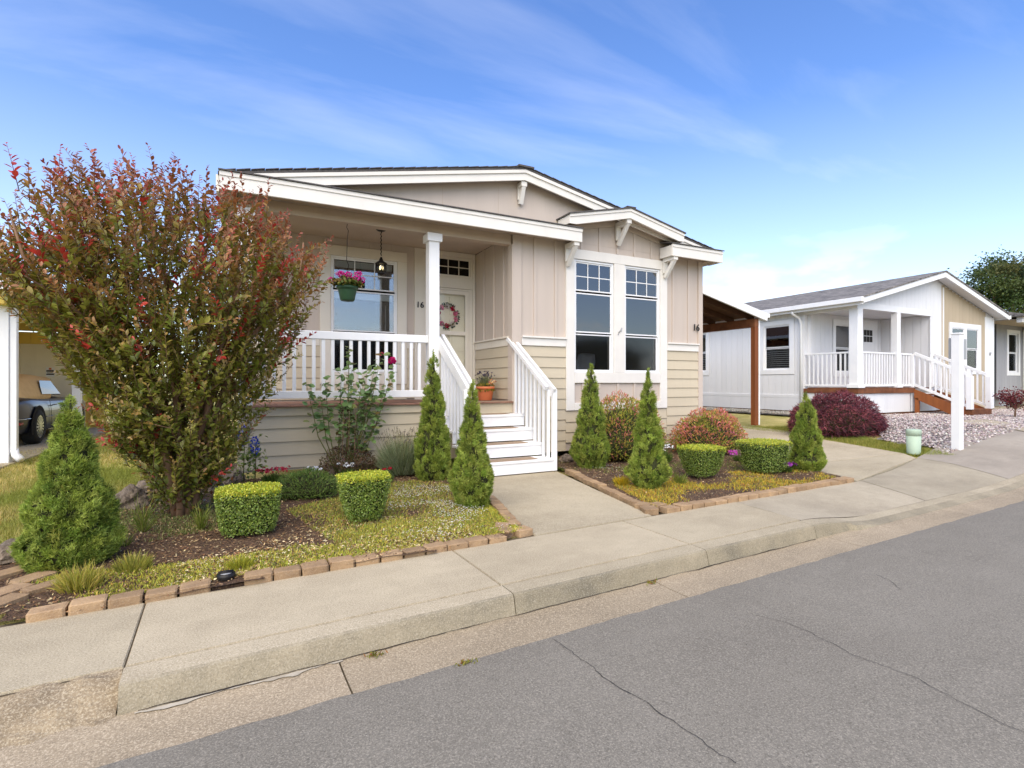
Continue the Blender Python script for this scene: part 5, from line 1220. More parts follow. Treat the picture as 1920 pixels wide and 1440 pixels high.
# ================================================================== SHRUBS
def spruce(px, py, ptop, wpx, label, seed, n=6500, at=None):
    rng = np.random.default_rng(seed); x, y, z0 = G(px, py); d = x * SN + y * CS; m = d / FPX; h = (py - ptop) * m * 1.0; w = wpx * m
    w *= .93; hy = math.hypot(x, y); x, y = x * (1 + .36 * w / hy), y * (1 + .36 * w / hy)
    e = empty('cone_spruce', (x, y, z0 + .02)); tag(e, label, 'spruce', 'clipped cone spruces')
    def rad(t): 
        t = np.asarray(t); return w / 2 * np.minimum(1, .62 + t * 3.4) * (1 - t) ** .82 * (1 + .09 * np.sin(t * 21 + seed)) + .004
    tube('trunk', 'bark', [([(x, y, z0 - .02), (x, y, z0 + h * .8)], [.03, .008])], e)
    prof = [(max(.004, float(rad(t)) - .035 - .012 * (1 - t)), .03 + h * t * .97) for t in np.linspace(0, .97, 22)]
    hull('inner_shade_core', 'shade_core', prof, (x, y, z0), e, 22, amp=.12, seed=seed)  # solid dark core painted as shade, blocks the view through
    area = math.pi * w / 2 * math.hypot(h, w / 2); mc = int(area * 620); ct = (1 - np.sqrt(rng.random(mc))) * .985; ca = rng.uniform(0, 2 * math.pi, mc); cb = rng.uniform(-.02, .022, mc); ctone = pal([(134, 152, 62), (152, 166, 72), (116, 134, 56), (168, 180, 88)], mc, rng, None, .12)
    ci = rng.integers(0, mc, n); rr0 = rad(ct[ci]) + .02; t = np.clip(ct[ci] + rng.normal(0, .017, n) / h, 0, .992); a = ca[ci] + rng.normal(0, .017, n) / rr0
    lump = np.array([mnoise.noise(Vector((math.cos(q) * 2.2 + seed, math.sin(q) * 2.2, u * h * 6))) for q, u in zip(a, t)])
    tier = np.array([mnoise.noise(Vector((math.cos(q) * 1.0, math.sin(q) * 1.0 + seed * 3, u * h * 3.4))) for q, u in zip(a, t)])
    r = rad(t) * (1 + .11 * lump + .15 * tier) + cb[ci] * np.clip(rr0 / .12, .2, 1) - .014 - rng.random(n) ** 2 * .02
    out = np.stack([np.cos(a), np.sin(a), np.full(n, .25)], 1); C0 = np.stack([x + r * np.cos(a), y + r * np.sin(a), z0 + .03 + h * t], 1)
    tipd = unit(out * .8 + np.array([0, 0, .75]) + rng.normal(0, .35, (n, 3)))
    k = 7; P = np.repeat(C0, k, 0); D = np.repeat(tipd, k, 0) + rng.normal(0, .55, (n * k, 3)); P = P - np.repeat(tipd, k, 0) * rng.uniform(-.012, .02, (n * k, 1))
    base = ctone[ci] * rng.uniform(.85, 1.2, (n, 1)); C = np.repeat(base, k, 0) * rng.uniform(.75, 1.3, (n * k, 1)); tp_ = rng.random(n * k) < .10; C[tp_] = np.array(lin((176, 190, 96))) * rng.uniform(.8, 1.1, (int(tp_.sum()), 1))
    sc = min(1.15, .72 + .8 * w); 
    leaves('foliage', P, D, sph(n * k, rng), rng.uniform(.016, .028, n * k) * sc, .0052 * sc, C, BLADE, 'needle', e, kind='stuff')
    return e
spruce(132, 1078, 742, 186, 'largest cone spruce, lowest left beside the crape myrtle', 1, 15000)
spruce(812, 908, 648, 84, 'tall cone spruce left of the white stairs, the rear one', 2, 11000)
spruce(886, 962, 717, 98, 'cone spruce left of the front walkway, the nearer one', 3, 11000)
spruce(1108, 884, 676, 86, 'cone spruce right of the stairs below the left front window', 4, 9500)
spruce(1215, 924, 695, 82, 'tall narrow cone spruce nearest the right brick corner', 5, 10000)
spruce(1512, 889, 733, 78, 'cone spruce at the driveway edge beside a square boxwood', 6, 9500)

def boxwood(px, py, ytop, wpx, label, seed, n=13000, foot=.6):
    rng = np.random.default_rng(seed); x, y, z0 = G(px, py); d = x * SN + y * CS; m = d / FPX; h = (py - ytop) * m * .90; w = wpx * m * .80; dp = w * .86
    hy = math.hypot(x, y); x, y = x * (1 + .36 * w / hy), y * (1 + .36 * w / hy)
    e = empty('boxwood', (x, y, z0 + .02)); tag(e, label, 'boxwood', 'clipped square boxwoods')
    tube('trunk', 'bark', [([(x + .02 * k, y, z0 - .01), (x + .05 * k, y, z0 + h * .4)], [.014, .01]) for k in (-1, 0, 1)], e)
    def half(u): return foot + (1 - foot) * np.sqrt(np.clip(u, 0, 1))
    def superq(a, p=4.5): return (np.abs(np.cos(a)) ** p + np.abs(np.sin(a)) ** p) ** (-1 / p)
    V, F = [], []; us_ = np.linspace(0.02, .94, 8); sg = 28
    for u in us_:
        for k in range(sg):
            a = 2 * math.pi * k / sg; r = superq(a) * half(u); V.append((x + (r * w / 2 - .03) * math.cos(a), y + (r * dp / 2 - .03) * math.sin(a), z0 + .06 + (h - .09) * u))
    for i in range(len(us_) - 1):
        for k in range(sg): k2 = (k + 1) % sg; F.append((i * sg + k, i * sg + k2, (i + 1) * sg + k2, (i + 1) * sg + k))
    F.append(tuple(range(sg))[::-1]); F.append(tuple((len(us_) - 1) * sg + k for k in range(sg)))
    mesh('inner_shade_core', V, F, 'shade_core_box', e)  # solid core with the inner shade painted as its colour
    ns = int(n * .68); nt_ = n - ns
    a = rng.uniform(0, 2 * math.pi, ns); u = rng.random(ns) ** .85; lump = np.array([mnoise.noise(Vector((math.cos(q) * 4, math.sin(q) * 4, v_ * 3 + seed))) for q, v_ in zip(a, u)])
    r = superq(a) * half(u) * (1 + .035 * lump) - rng.random(ns) ** 2 * .10; r = r * (1 - .05 * np.clip((u - .9) / .1, 0, 1))
    P1 = np.stack([x + r * w / 2 * np.cos(a), y + r * dp / 2 * np.sin(a), z0 + .045 + (h - .05) * u], 1); N1 = np.stack([np.cos(a), np.sin(a), np.full(ns, .25)], 1)
    a2 = rng.uniform(0, 2 * math.pi, nt_); r2 = np.sqrt(rng.random(nt_)) * superq(a2)
    P2 = np.stack([x + r2 * w / 2 * np.cos(a2), y + r2 * dp / 2 * np.sin(a2), z0 + h - .006 + rng.normal(0, .007, nt_) - .02 * np.clip(r2 - .85, 0, 1)], 1); N2 = np.tile([0, 0, 1.], (nt_, 1))
    P = np.vstack([P1, P2]); Nn = np.vstack([N1, N2]); m_ = len(P)
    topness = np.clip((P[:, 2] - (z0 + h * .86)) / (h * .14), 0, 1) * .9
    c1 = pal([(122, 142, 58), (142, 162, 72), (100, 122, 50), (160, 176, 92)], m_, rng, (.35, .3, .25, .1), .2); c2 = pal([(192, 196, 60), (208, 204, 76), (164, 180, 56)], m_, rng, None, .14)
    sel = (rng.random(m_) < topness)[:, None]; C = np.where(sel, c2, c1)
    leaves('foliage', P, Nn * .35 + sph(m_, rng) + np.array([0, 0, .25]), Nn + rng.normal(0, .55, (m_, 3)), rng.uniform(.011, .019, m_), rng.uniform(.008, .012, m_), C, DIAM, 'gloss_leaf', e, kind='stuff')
boxwood(466, 1016, 912, 142, 'square clipped boxwood right of the crape myrtle', 11, 17000, .72)
boxwood(682, 990, 886, 120, 'clipped boxwood tapering to its foot in front of the rose', 12, 15000, .5)
boxwood(1315, 903, 834, 100, 'clipped boxwood cup shaped, left one of the right bed', 13, 12000, .45)
boxwood(1432, 894, 823, 112, 'wide square boxwood beside the driveway spruce', 14, 12000, .62)

def dome(name, label, cat, c, rx, ry, h, n, cols, w, L_, W_, tmpl, seed, group=None, droop=0, mat='leaf', topcols=None, topw=.4, shade_core=True, squash=1.0):
    rng = np.random.default_rng(seed); x, y, z0 = c; e = empty(name, (x, y, z0)); tag(e, label, cat, group)
    tube('stems', 'bark', [([(x, y, z0 - .01), (x + .5 * rx * math.cos(t), y + .5 * ry * math.sin(t), z0 + h * .6)], [.012, .005]) for t in np.linspace(0, 6.28, 8)], e, 5)
    if shade_core: hull('inner_shade_core', 'shade_core', [(max(.01, .80 * math.sqrt(max(0, 1 - t ** 2)) * (.82 + .18 * min(1, t * 6))), h * .8 * t + .03) for t in np.linspace(0, .98, 9)], (x, y, z0), e, 20, rx, ry, .2, seed)  # dark solid core in place of the shaded inside
    d = sph(n, rng); d[:, 2] = np.abs(d[:, 2]); lump = np.array([mnoise.noise(Vector(q) * 3.2 + Vector((seed, 0, 0))) for q in d]); r = (1 + .16 * lump) * (1 - rng.random(n) ** 2 * .22)
    P = np.array([x, y, z0 + .02]) + d * r[:, None] * np.array([rx, ry, h]); low = d[:, 2] < .25
    P[low, 0] = x + (P[low, 0] - x) * (.84 + .64 * d[low, 2]); P[low, 1] = y + (P[low, 1] - y) * (.84 + .64 * d[low, 2])
    D = d * .9 + sph(n, rng) * .8 + np.array([0, 0, .35 - droop]); C = pal(cols, n, rng, w, .16)
    if topcols is not None:
        s = (rng.random(n) < np.clip(topw * (.3 + d[:, 2]) * (1 + 2.0 * lump), 0, 1))[:, None]; C = np.where(s, pal(topcols, n, rng, None, .14), C)
    leaves('foliage', P, D, d + rng.normal(0, .5, (n, 3)), rng.uniform(.7, 1.3, n) * L_, rng.uniform(.8, 1.2, n) * W_, C, tmpl, mat, e, kind='stuff'); return e
gs = [(140, 148, 58), (166, 166, 72), (116, 128, 50), (180, 160, 74)]; gt = [(204, 136, 98), (210, 150, 94), (212, 128, 134), (190, 112, 92)]
dome('spirea_bush', 'large spirea bush with pink flower heads below the front window', 'bush', (5.05, 6.25, .04), .72, .5, .90, 7500, gs, None, .046, .014, OVAL, 31, 'spirea bushes', topcols=gt, topw=.30)
dome('spirea_bush', 'rounded orange tinged spirea bush at the right house corner', 'bush', (6.75, 6.15, .04), .66, .52, .66, 7000, gs, None, .042, .014, OVAL, 32, 'spirea bushes', topcols=gt, topw=.55)
x, y, z = G(1590, 806)
dome('japanese_maple', 'broad mound of dark purple laceleaf maple in front of the white house', 'maple', (x + .38, y + .45, z), .98, .8, .80, 15000, [(86, 42, 54), (104, 52, 63), (70, 36, 46), (126, 66, 74)], None, .075, .012, BENT, 33, droop=.75, topcols=[(160, 88, 92), (132, 66, 74)], topw=.3)
x, y, z = G(1903, 782)
e = empty('japanese_maple', (x, y, z)); tag(e, 'small open red maple at the right edge by the grey house', 'maple')
rng = np.random.default_rng(34); paths = []; tips = []
for k in range(9):
    t = k * .7; r = .1 + .05 * k; hh = .38 + .09 * k % .4
    p = [(x, y, z), (x + .02, y, z + .18), (x + .5 * r * math.cos(t), y + .5 * r * math.sin(t), z + .3 + .03 * k), (x + r * math.cos(t), y + r * math.sin(t), z + .42 + .035 * k)]; paths.append((p, [.022, .016, .008, .003])); tips.append(p[-1]); tips.append(p[2])
tube('trunk', 'bark', paths, e, 6)
n = 1500; P = np.array(tips)[rng.integers(0, len(tips), n)] + rng.normal(0, .075, (n, 3)); leaves('foliage', P, sph(n, rng) + [0, 0, -.5], sph(n, rng) + [0, 0, 1], .05, .028, pal([(112, 44, 50), (84, 34, 42), (136, 60, 60)], n, rng), DIAM, 'leaf', e, kind='stuff')

# lavender, low shrubs and flowers by the porch skirt
def spray(name, label, cat, c, rad, h, n, cols, wd, seed, spread=.5, mat='leaf', group=None):
    rng = np.random.default_rng(seed); e = empty(name, c); tag(e, label, cat, group); a = rng.uniform(0, 6.28, n); r = np.sqrt(rng.random(n)) * rad
    P = np.stack([c[0] + r * .45 * np.cos(a), c[1] + r * .45 * np.sin(a), np.full(n, c[2])], 1) + np.stack([np.zeros(n), np.zeros(n), rng.random(n) ** 2 * h * .45], 1)
    D = np.stack([np.cos(a) * r / rad * spread, np.sin(a) * r / rad * spread, np.ones(n)], 1) + rng.normal(0, .16, (n, 3))
    leaves('foliage', P, D, sph(n, rng), h * rng.uniform(.5, 1, n) * (1.05 - .4 * (r / rad) ** 2), wd, pal(cols, n, rng, None, .16), BENT, mat, e, kind='stuff'); return e, rng
c = (1.72, 6.42, .04)
e, rng = spray('lavender_bush', 'grey green lavender bush with dark spent flower spikes against the skirting', 'lavender', c, .42, .40, 4200, [(142, 152, 114), (120, 134, 94), (160, 166, 132)], .006, 41, .9)
n = 90; a = rng.uniform(0, 6.28, n); r = rng.uniform(.05, .42, n); hh = rng.uniform(.38, .58, n)
tube('flower_stems', 'stem', [([(c[0] + .5 * r[i] * math.cos(a[i]), c[1] + .5 * r[i] * math.sin(a[i]), .2), (c[0] + r[i] * math.cos(a[i]), c[1] + r[i] * math.sin(a[i]), c[2] + hh[i])], .0014) for i in range(n)], e, 3)
P = np.repeat(np.stack([c[0] + r * np.cos(a), c[1] + r * np.sin(a), c[2] + hh], 1), 6, 0); P[:, 2] -= np.tile(np.arange(6) * .007, n); m = len(P)
leaves('flower_spikes', P, np.array([0, 0, .6]) + sph(m, rng), sph(m, rng), .015, .008, pal([(86, 76, 92), (110, 98, 104)], m, rng), DIAM, 'leaf', e, kind='stuff')
dome('bronze_shrub', 'small bronze brown leaved shrub at the foot of the rose', 'shrub', (1.12, 6.62, .04), .36, .24, .34, 2600, [(104, 78, 58), (84, 64, 46), (124, 96, 70), (96, 96, 56)], None, .024, .011, OVAL, 42, shade_core=False)
dome('low_shrub', 'low dark green flowering shrub between the two left boxwoods', 'shrub', (.52, 5.55, .03), .34, .26, .24, 4200, [(104, 128, 58), (124, 144, 70), (88, 112, 50)], None, .03, .007, BENT, 43, shade_core=True)
dome('low_shrub', 'small leafy green plant in the gap beside the porch corner', 'shrub', (-.32, 7.25, .03), .22, .2, .2, 900, [(108, 126, 56), (88, 108, 46)], None, .03, .016, OVAL, 44, shade_core=False)
def flowers(label, c, rad, h, nst, cols, seed, fs=.016, green=((96, 118, 48), (76, 98, 40)), per=8, name='flower_clump'):
    rng = np.random.default_rng(seed); e, _ = spray(name, label, 'flowers', c, rad, h * .8, int(260 * rad / .15), list(green), .012, seed, 1.1)
    for k in range(nst):
        a = rng.uniform(0, 6.28); r = rad * math.sqrt(rng.random()); p = np.array([c[0] + r * math.cos(a), c[1] + r * math.sin(a) * .8, c[2] + h * rng.uniform(.8, 1.15)]); d = sph(per, rng); d[:, 2] = np.abs(d[:, 2])
        leaves('flower', p + d * fs * .3, d, sph(per, rng), fs, fs * .9, pal(cols, per, rng, None, .08), DIAM, 'petal', e)
flowers('clump of small red flowers left of the rose', (.25, 6.55, .03), .19, .14, 38, [(206, 56, 78), (224, 96, 116), (190, 40, 66)], 45, .02)
flowers('few white flowers behind the left boxwoods', (.72, 6.35, .03), .10, .15, 12, [(244, 244, 244)], 46, .02)
flowers('few white phlox flowers beside the bronze shrub', (1.05, 6.38, .03), .12, .16, 9, [(246, 246, 246)], 47, .022)
flowers('single dark red flower behind the tapered boxwood', (1.42, 5.9, .03), .06, .16, 4, [(176, 30, 50)], 48, .022)
flowers('pink flowers in the ground cover near the left boxwoods', (.62, 6.2, .03), .12, .1, 8, [(214, 120, 150)], 49, .018)
flowers('clump of magenta flowers between the right boxwoods', G(1390, 868)[:2] + (.03,), .20, .12, 46, [(206, 92, 188), (190, 74, 170), (222, 120, 200)], 50, .026)
flowers('purple flowers between the wide boxwood and the driveway spruce', G(1472, 888)[:2] + (.03,), .16, .09, 26, [(170, 92, 200), (188, 84, 176)], 51, .024)
flowers('white daisies in front of the orange spirea', (5.35, 5.7, .03), .2, .22, 16, [(244, 244, 240)], 52, .022)
def tuft(px, py, h, n, label, seed, cols=((120, 134, 50), (150, 152, 70), (98, 116, 40)), rad=.05, wd=.005):
    x, y, z = G(px, py); e, _ = spray('grass_tuft', label, 'grass tuft', (x, y, .02), rad, h, n, list(cols), wd, seed, .7, group='ornamental grass tufts')
tuft(268, 1004, .30, 90, 'upright green grass tuft left of the crape myrtle trunk', 61); tuft(376, 998, .22, 110, 'green grass tuft between crape myrtle trunk and boxwood', 62); tuft(236, 1030, .12, 50, 'tiny grass tuft beside the big spruce', 63)
tuft(150, 1110, .13, 500, 'yellow green grassy mound at the left brick corner', 64, ((186, 176, 78), (160, 158, 66), (200, 184, 100)), .20, .006); tuft(250, 1075, .1, 380, 'grassy mound right of the big spruce', 65, ((170, 164, 74), (140, 142, 60)), .2, .006)
tuft(452, 1072, .07, 420, 'bright mossy mound behind the solar light', 66, ((168, 164, 56), (146, 150, 50)), .16, .006); tuft(1165, 912, .1, 420, 'yellow mossy mound left of the narrow spruce', 67, ((206, 176, 40), (176, 160, 48)), .17, .006)
tuft(1275, 912, .16, 120, 'leafy green tuft beside the cup shaped boxwood', 68, ((110, 128, 48), (132, 140, 60)), .1, .008)
# delphiniums
rng = np.random.default_rng(71)
for (px, py, pt, lab) in ((456, 890, 802, 'taller pale blue delphinium at the porch corner'), (478, 892, 822, 'deep blue delphinium at the porch corner, right one')):
    x, y = YP(px, py, 6.6)[0], 6.6; zt = YP(px, pt, 6.6)[1]; e = empty('delphinium', (x, y, .03)); tag(e, lab, 'delphinium', 'delphiniums')
    tube('stem', 'stem', [([(x, y, .02), (x + .01, y, zt * .6), (x, y, zt + .02)], [.006, .005, .002])], e, 5)
    n = 130; d = sph(n, rng); P = np.array([x, y, zt - .09]) + d * np.array([.034, .034, .10]); leaves('flower_spike', P, d + sph(n, rng) * .6, d, .026, .024, pal([(70, 92, 206), (96, 122, 224), (54, 70, 176)], n, rng), DIAM, 'petal', e, kind='stuff')
    n = 110; P = np.array([x, y, .30]) + rng.normal(0, 1, (n, 3)) * np.array([.075, .06, .12]); P[:, 2] = np.abs(P[:, 2] - .05) + .05; leaves('foliage', P, sph(n, rng) + [0, 0, .2], np.array([0, 0, 1.]) + sph(n, rng) * .7, .05, .036, pal([(122, 140, 66), (96, 118, 52), (146, 156, 88)], n, rng), DIAM, 'leaf', e, kind='stuff')

# rose on the porch front
x0, y0 = 1.02, 6.62; e = empty('rose_bush', (x0, y0, .03)); tag(e, 'leggy green rose bush with one magenta bloom in front of the porch railing', 'rose bush')
rng = np.random.default_rng(81); tipsR = [(574, 722), (600, 742), (640, 700), (655, 655), (662, 690), (700, 690), (712, 672), (738, 690), (690, 730), (700, 745), (640, 760), (705, 790), (668, 810), (720, 735), (690, 700), (652, 740), (676, 720), (610, 715)]
LP_, LD_ = [], []
for k, (px, py) in enumerate(tipsR):
    tx, tz = YP(px, py, y0 - .03); b0 = Vector((x0 - .04 + .09 * (px > 650), y0 + .01 * (k % 3), .03)); tip = Vector((tx, y0 - .1 + .035 * (k % 5), tz)); mid = b0.lerp(tip, .5) + Vector(((tx - x0) * .12, 0, -.06))
    st_ = tube('cane', 'stem', [([tuple(b0), tuple(b0.lerp(mid, .5) + Vector((0, 0, .02))), tuple(mid), tuple(mid.lerp(tip, .6)), tuple(tip)], [.0085, .007, .006, .004, .002])], e, 5)
    for f in np.linspace(.55, 1.02, 12):
        p = mid.lerp(tip, (f - .5) * 2)
        for q in range(3): LP_.append(tuple(p + Vector(rng.normal(0, .02, 3)))); LD_.append(rng.normal(0, 1, 3) * [1, .8, .35] + [0, -.2, .05])
n = len(LP_); leaves('foliage', LP_, LD_, np.array([0, -.35, 1.]) + rng.normal(0, .45, (n, 3)), rng.uniform(.06, .10, n), rng.uniform(.045, .068, n), pal([(112, 142, 82), (134, 160, 100), (98, 124, 68), (140, 148, 88), (128, 110, 60)], n, rng, (.3, .3, .2, .15, .05)), OVAL, 'gloss_leaf', e, kind='stuff')
bx2, bz2 = YP(736, 676, y0 - .06); c = np.array([bx2, y0 - .06, bz2]); m = 60; d = sph(m, rng); d[:, 2] *= .7; leaves('bloom', c + d * .03, np.cross(d, sph(m, rng)) + d * .4, d, .04, .04, pal([(206, 30, 116), (226, 60, 140), (180, 24, 96)], m, rng), OVAL, 'petal', e)
bx2, bz2 = YP(716, 664, y0 - .06); c = np.array([bx2, y0 - .06, bz2]); m = 24; d = sph(m, rng); leaves('bud', c + d * .012, d, sph(m, rng), .02, .016, pal([(176, 60, 90), (120, 110, 60)], m, rng), OVAL, 'petal', e)
# thin purple leaved stem beside the rose
n = 150; hgt = rng.random(n) * .75 + .12; sx = rng.choice([-.05, .02, .09], n); P = np.stack([x0 + .05 + sx + .03 * np.sin(hgt * 6), np.full(n, y0 - .12), hgt], 1) + rng.normal(0, .012, (n, 3))
leaves('side_shoot_leaves', P, sph(n, rng) + [0, 0, .4], sph(n, rng), .038, .016, pal([(98, 52, 56), (84, 74, 44), (70, 46, 40), (92, 92, 52)], n, rng), OVAL, 'leaf', e, kind='stuff')
tube('side_shoot', 'bark', [([(x0 + .05 + s, y0 - .12, .03), (x0 + .05 + s, y0 - .12, .45), (x0 + .06 + s, y0 - .12, .85)], [.005, .004, .002]) for s in (-.05, .02, .09)], e, 4)

# ================================================================== CRAPE MYRTLE
rng = np.random.default_rng(91); random.seed(17)
tx, ty, _ = G(345, 968); e = empty('crape_myrtle', (tx, ty, .02)); tag(e, 'big vase shaped crape myrtle with red tipped leaves left of the porch', 'tree')
zk = [0.0, .25, .65, 1.0, 1.35, 1.7, 2.05, 2.35, 2.6, 2.85, 3.05]; rk = [.12, .30, .58, .74, .92, 1.18, 1.42, 1.42, 1.22, .92, .5]
zt_ = [0.0, .3, .7, 1.0, 1.35, 1.7, 2.05, 2.3, 2.55, 2.75, 2.95, 3.12, 3.24]; rt_ = [.18, .40, .66, .86, 1.04, 1.28, 1.50, 1.50, 1.34, 1.10, .82, .54, .24]
def cr(z): return np.interp(z, zk, rk)
def ccx(z):
    k_ = .13 * np.exp(-((z - 2.15) / .6) ** 2) - .05 * np.clip((z - 2.5) / .6, 0, 1); return tx - k_ * CS, ty + k_ * SN
paths, limbs = [], []
for k in range(11):
    t = 2 * math.pi * k / 11 + rng.uniform(-.2, .2); f = rng.uniform(.35, .85); zt = rng.uniform(2.0, 2.6); pts, rad = [], []
    for i in range(9):
        u = i / 8; z = .02 + zt * u; cxx, cyy = ccx(z); r = f * cr(max(z, .1)) * (u ** .9) + .05 * (1 - u) ; wv = .04 * math.sin(u * 9 + k)
        pts.append((cxx + (r + wv) * math.cos(t), cyy + (r + wv) * .82 * math.sin(t), z)); rad.append(.030 * (1 - u) ** .8 + .005)
    paths.append((pts, rad)); limbs.append(pts)
sub = []
for k in range(60):
    L_ = limbs[k % 11]; i = random.randint(2, 6); p = Vector(L_[i]); dirv = (Vector(L_[i + 1]) - p).normalized(); rnd = Vector(rng.normal(0, .5, 3)); q = p + (dirv + rnd * .8).normalized() * rng.uniform(.25, .55) + Vector((0, 0, .12)); sub.append(([tuple(p), tuple(p.lerp(q, .5) + Vector((0, 0, .03))), tuple(q)], [.011, .007, .003]))
tube('trunk', 'bark', paths, e, 8); tube('branches', 'bark', sub, e, 5)
# leafy shoots
LPs, LDs, LNs, LLs, LCs = [], [], [], [], []; shp = []
green = np.array(lin((112, 124, 46))); green2 = np.array(lin((150, 144, 62))); bronze = np.array(lin((154, 106, 62))); dred = np.array(lin((150, 70, 64))); redc = np.array(lin((186, 66, 54))); 
nsh = 6500
for s in range(nsh):
    z = float(rng.choice(np.linspace(.12, 2.62, 60), p=(lambda w: w / w.sum())(np.array([cr(q) ** .55 for q in np.linspace(.12, 2.62, 60)])))); t = rng.uniform(0, 2 * math.pi)
    if rng.random() < .15 and z > .5: t = rng.uniform(2.2, 4.2)
    fr_ = rng.random() ** .42; R_ = float(cr(z)); cxx, cyy = ccx(z); p = np.array([cxx + R_ * fr_ * .9 * math.cos(t), cyy + R_ * fr_ * .74 * math.sin(t), z])
    outw = np.array([math.cos(t), math.sin(t), 0]); d = outw * (.55 * fr_) + np.array([0, 0, .85 if z > 1.0 else .35]) + rng.normal(0, .28, 3); d /= np.linalg.norm(d); ln = rng.uniform(.22, .42) * (1.15 if z > 2.2 else 1)
    q = p + d * ln
    if q[1] > 6.42: continue
    qcx, qcy = ccx(q[2]); rq = math.hypot((q[0] - qcx) / .9, (q[1] - qcy) / .78)
    if rq > np.interp(q[2], zt_, rt_) * (1 + .42 * mnoise.noise(Vector((math.cos(t) * 2.1, math.sin(t) * 2.1, q[2] * 1.7 + 4)))) * (1.12 if rng.random() < .07 else .97) or len(shp) > 2500: continue
    shp.append(([tuple(p), tuple(p + d * ln * .5), tuple(q)], [.0035, .0025, .001]))
    tone = rng.random(); redness = np.clip((q[2] - 1.35) / 1.5, 0, 1) * .92 + .10 * (fr_ > .85) + rng.normal(-.06, .13); bright = rng.random() < .085
    nl = int(ln / .019); 
    for i in range(nl):
        u = (i + .5) / nl; side_ = np.cross(d, rng.normal(0, 1, 3)); side_ /= np.linalg.norm(side_); ld = side_ * .9 + d * .55 + np.array([0, 0, .1])
        LPs.append(p + d * ln * u); LDs.append(ld); LNs.append(d + rng.normal(0, .3, 3) + np.array([0, 0, .6])); LLs.append(.061 * (1.08 - .6 * u ** 2) * rng.uniform(.75, 1.15))
        w_ = np.clip(redness * .72 + .95 * (u - .62), 0, 1); c = green * (1 - tone) + green2 * tone
        c = c * (1 - min(1, w_ * 2)) + bronze * min(1, w_ * 2) if w_ < .5 else bronze * (1 - (w_ - .5) * 2) + dred * (w_ - .5) * 2
        if bright and u > .2: c = redc * (.8 + .3 * rng.random())
        LCs.append(c * 1.12 * rng.uniform(.72, 1.28))
n = len(LPs); LLs = np.array(LLs)
leaves('crown', LPs, LDs, LNs, LLs, LLs * .52, np.clip(LCs, .004, 1), OVAL, 'gloss_leaf', e, kind='stuff')
tube('shoots', 'bark', shp, e, 3)
# a few basal suckers with leaves
n = 260; P = np.array([tx, ty, .06]) + rng.normal(0, 1, (n, 3)) * np.array([.12, .10, .16]); P[:, 2] = np.abs(P[:, 2] - .06) + .04; leaves('basal_leaves', P, sph(n, rng) + [0, 0, .2], np.array([0, 0, 1.]) + sph(n, rng) * .6, .045, .026, pal([(96, 100, 42), (120, 78, 46), (84, 92, 36)], n, rng), OVAL, 'gloss_leaf', e, kind='stuff')

# ================================================================== LAWN, GRAVEL, FAR TREES
rng = np.random.default_rng(101)
def lawn(poly, n, label, h=.045, cols=((176, 168, 86), (202, 184, 112), (148, 150, 68), (222, 202, 140)), wd=.006, dens=True):
    P = scatter(poly, n, rng)
    p3 = np.column_stack([P, [T(a, b) - .05 for a, b in P]]); c = ncl(P, .9, 5) + .5 * ncl(P, 3.1, 9); D = np.array([0, 0, 1.]) + rng.normal(0, .45, (n, 3)); C = pal(cols, n, rng, None, .15); g = np.array(lin((142, 150, 66))); k = np.clip(.5 - 1.4 * c, 0, 1)[:, None]; C = C * (1 - k) + g * k * rng.uniform(.8, 1.2, (n, 1))
    o = leaves('grass', p3, D, sph(n, rng), h * rng.uniform(.6, 1.4, n) + .03, wd, C, BENT, 'leaf', kind='stuff'); tag(o, label, 'grass')
lawn([(-1.35, 4.0), (-1.45, 4.8), (-1.1, 6.2), (-.6, 7.5), (-.3, 8.2), (-2.9, 9.6), (-2.95, 13), (-4.5, 8), (-3.5, 5), (-2.2, 3.6)], 70000, 'dry yellow green lawn left of the garden bed', .05)
lawn([(-.3, 7.6), (-.15, 12), (-2.9, 16), (-2.95, 9.6)], 14000, 'grass strip beside the house towards the carport', .05, wd=.009)
gp = [G(p, q) for p, q in ((1365, 792), (1362, 797), (1477, 810), (1540, 824), (1697, 851), (1790, 853), (1740, 838), (1660, 815), (1590, 800), (1490, 790))]
lawn([p[:2] for p in gp], 22000, 'strip of mown grass between driveway and gravel', .05, ((150, 150, 66), (128, 136, 52), (176, 166, 86)), .007)
ga = [(G(1770, 853)[0], G(1770, 853)[1]), G(1760, 838)[:2], G(1660, 812)[:2], (13.5, 7.6), (21, 7.6), (24, 6.5), (24, 4.3), (11.5, 4.2)]
def gvz(x, y): return T(x, y) - .012 + .015 * nz(x, y, 1.2)
tag(grid('gravel_bed', 'gravel_base', 9, 24, 4, 7.75, 60, 20, gvz, inpoly(ga)), kind='structure')
tag(grid('gravel_strip', 'gravel_dark', 12.6, 13.62, 7.7, 16, 8, 40, lambda x, y: T(x) - .01 + .015 * nz(x, y, 2), None), kind='structure')
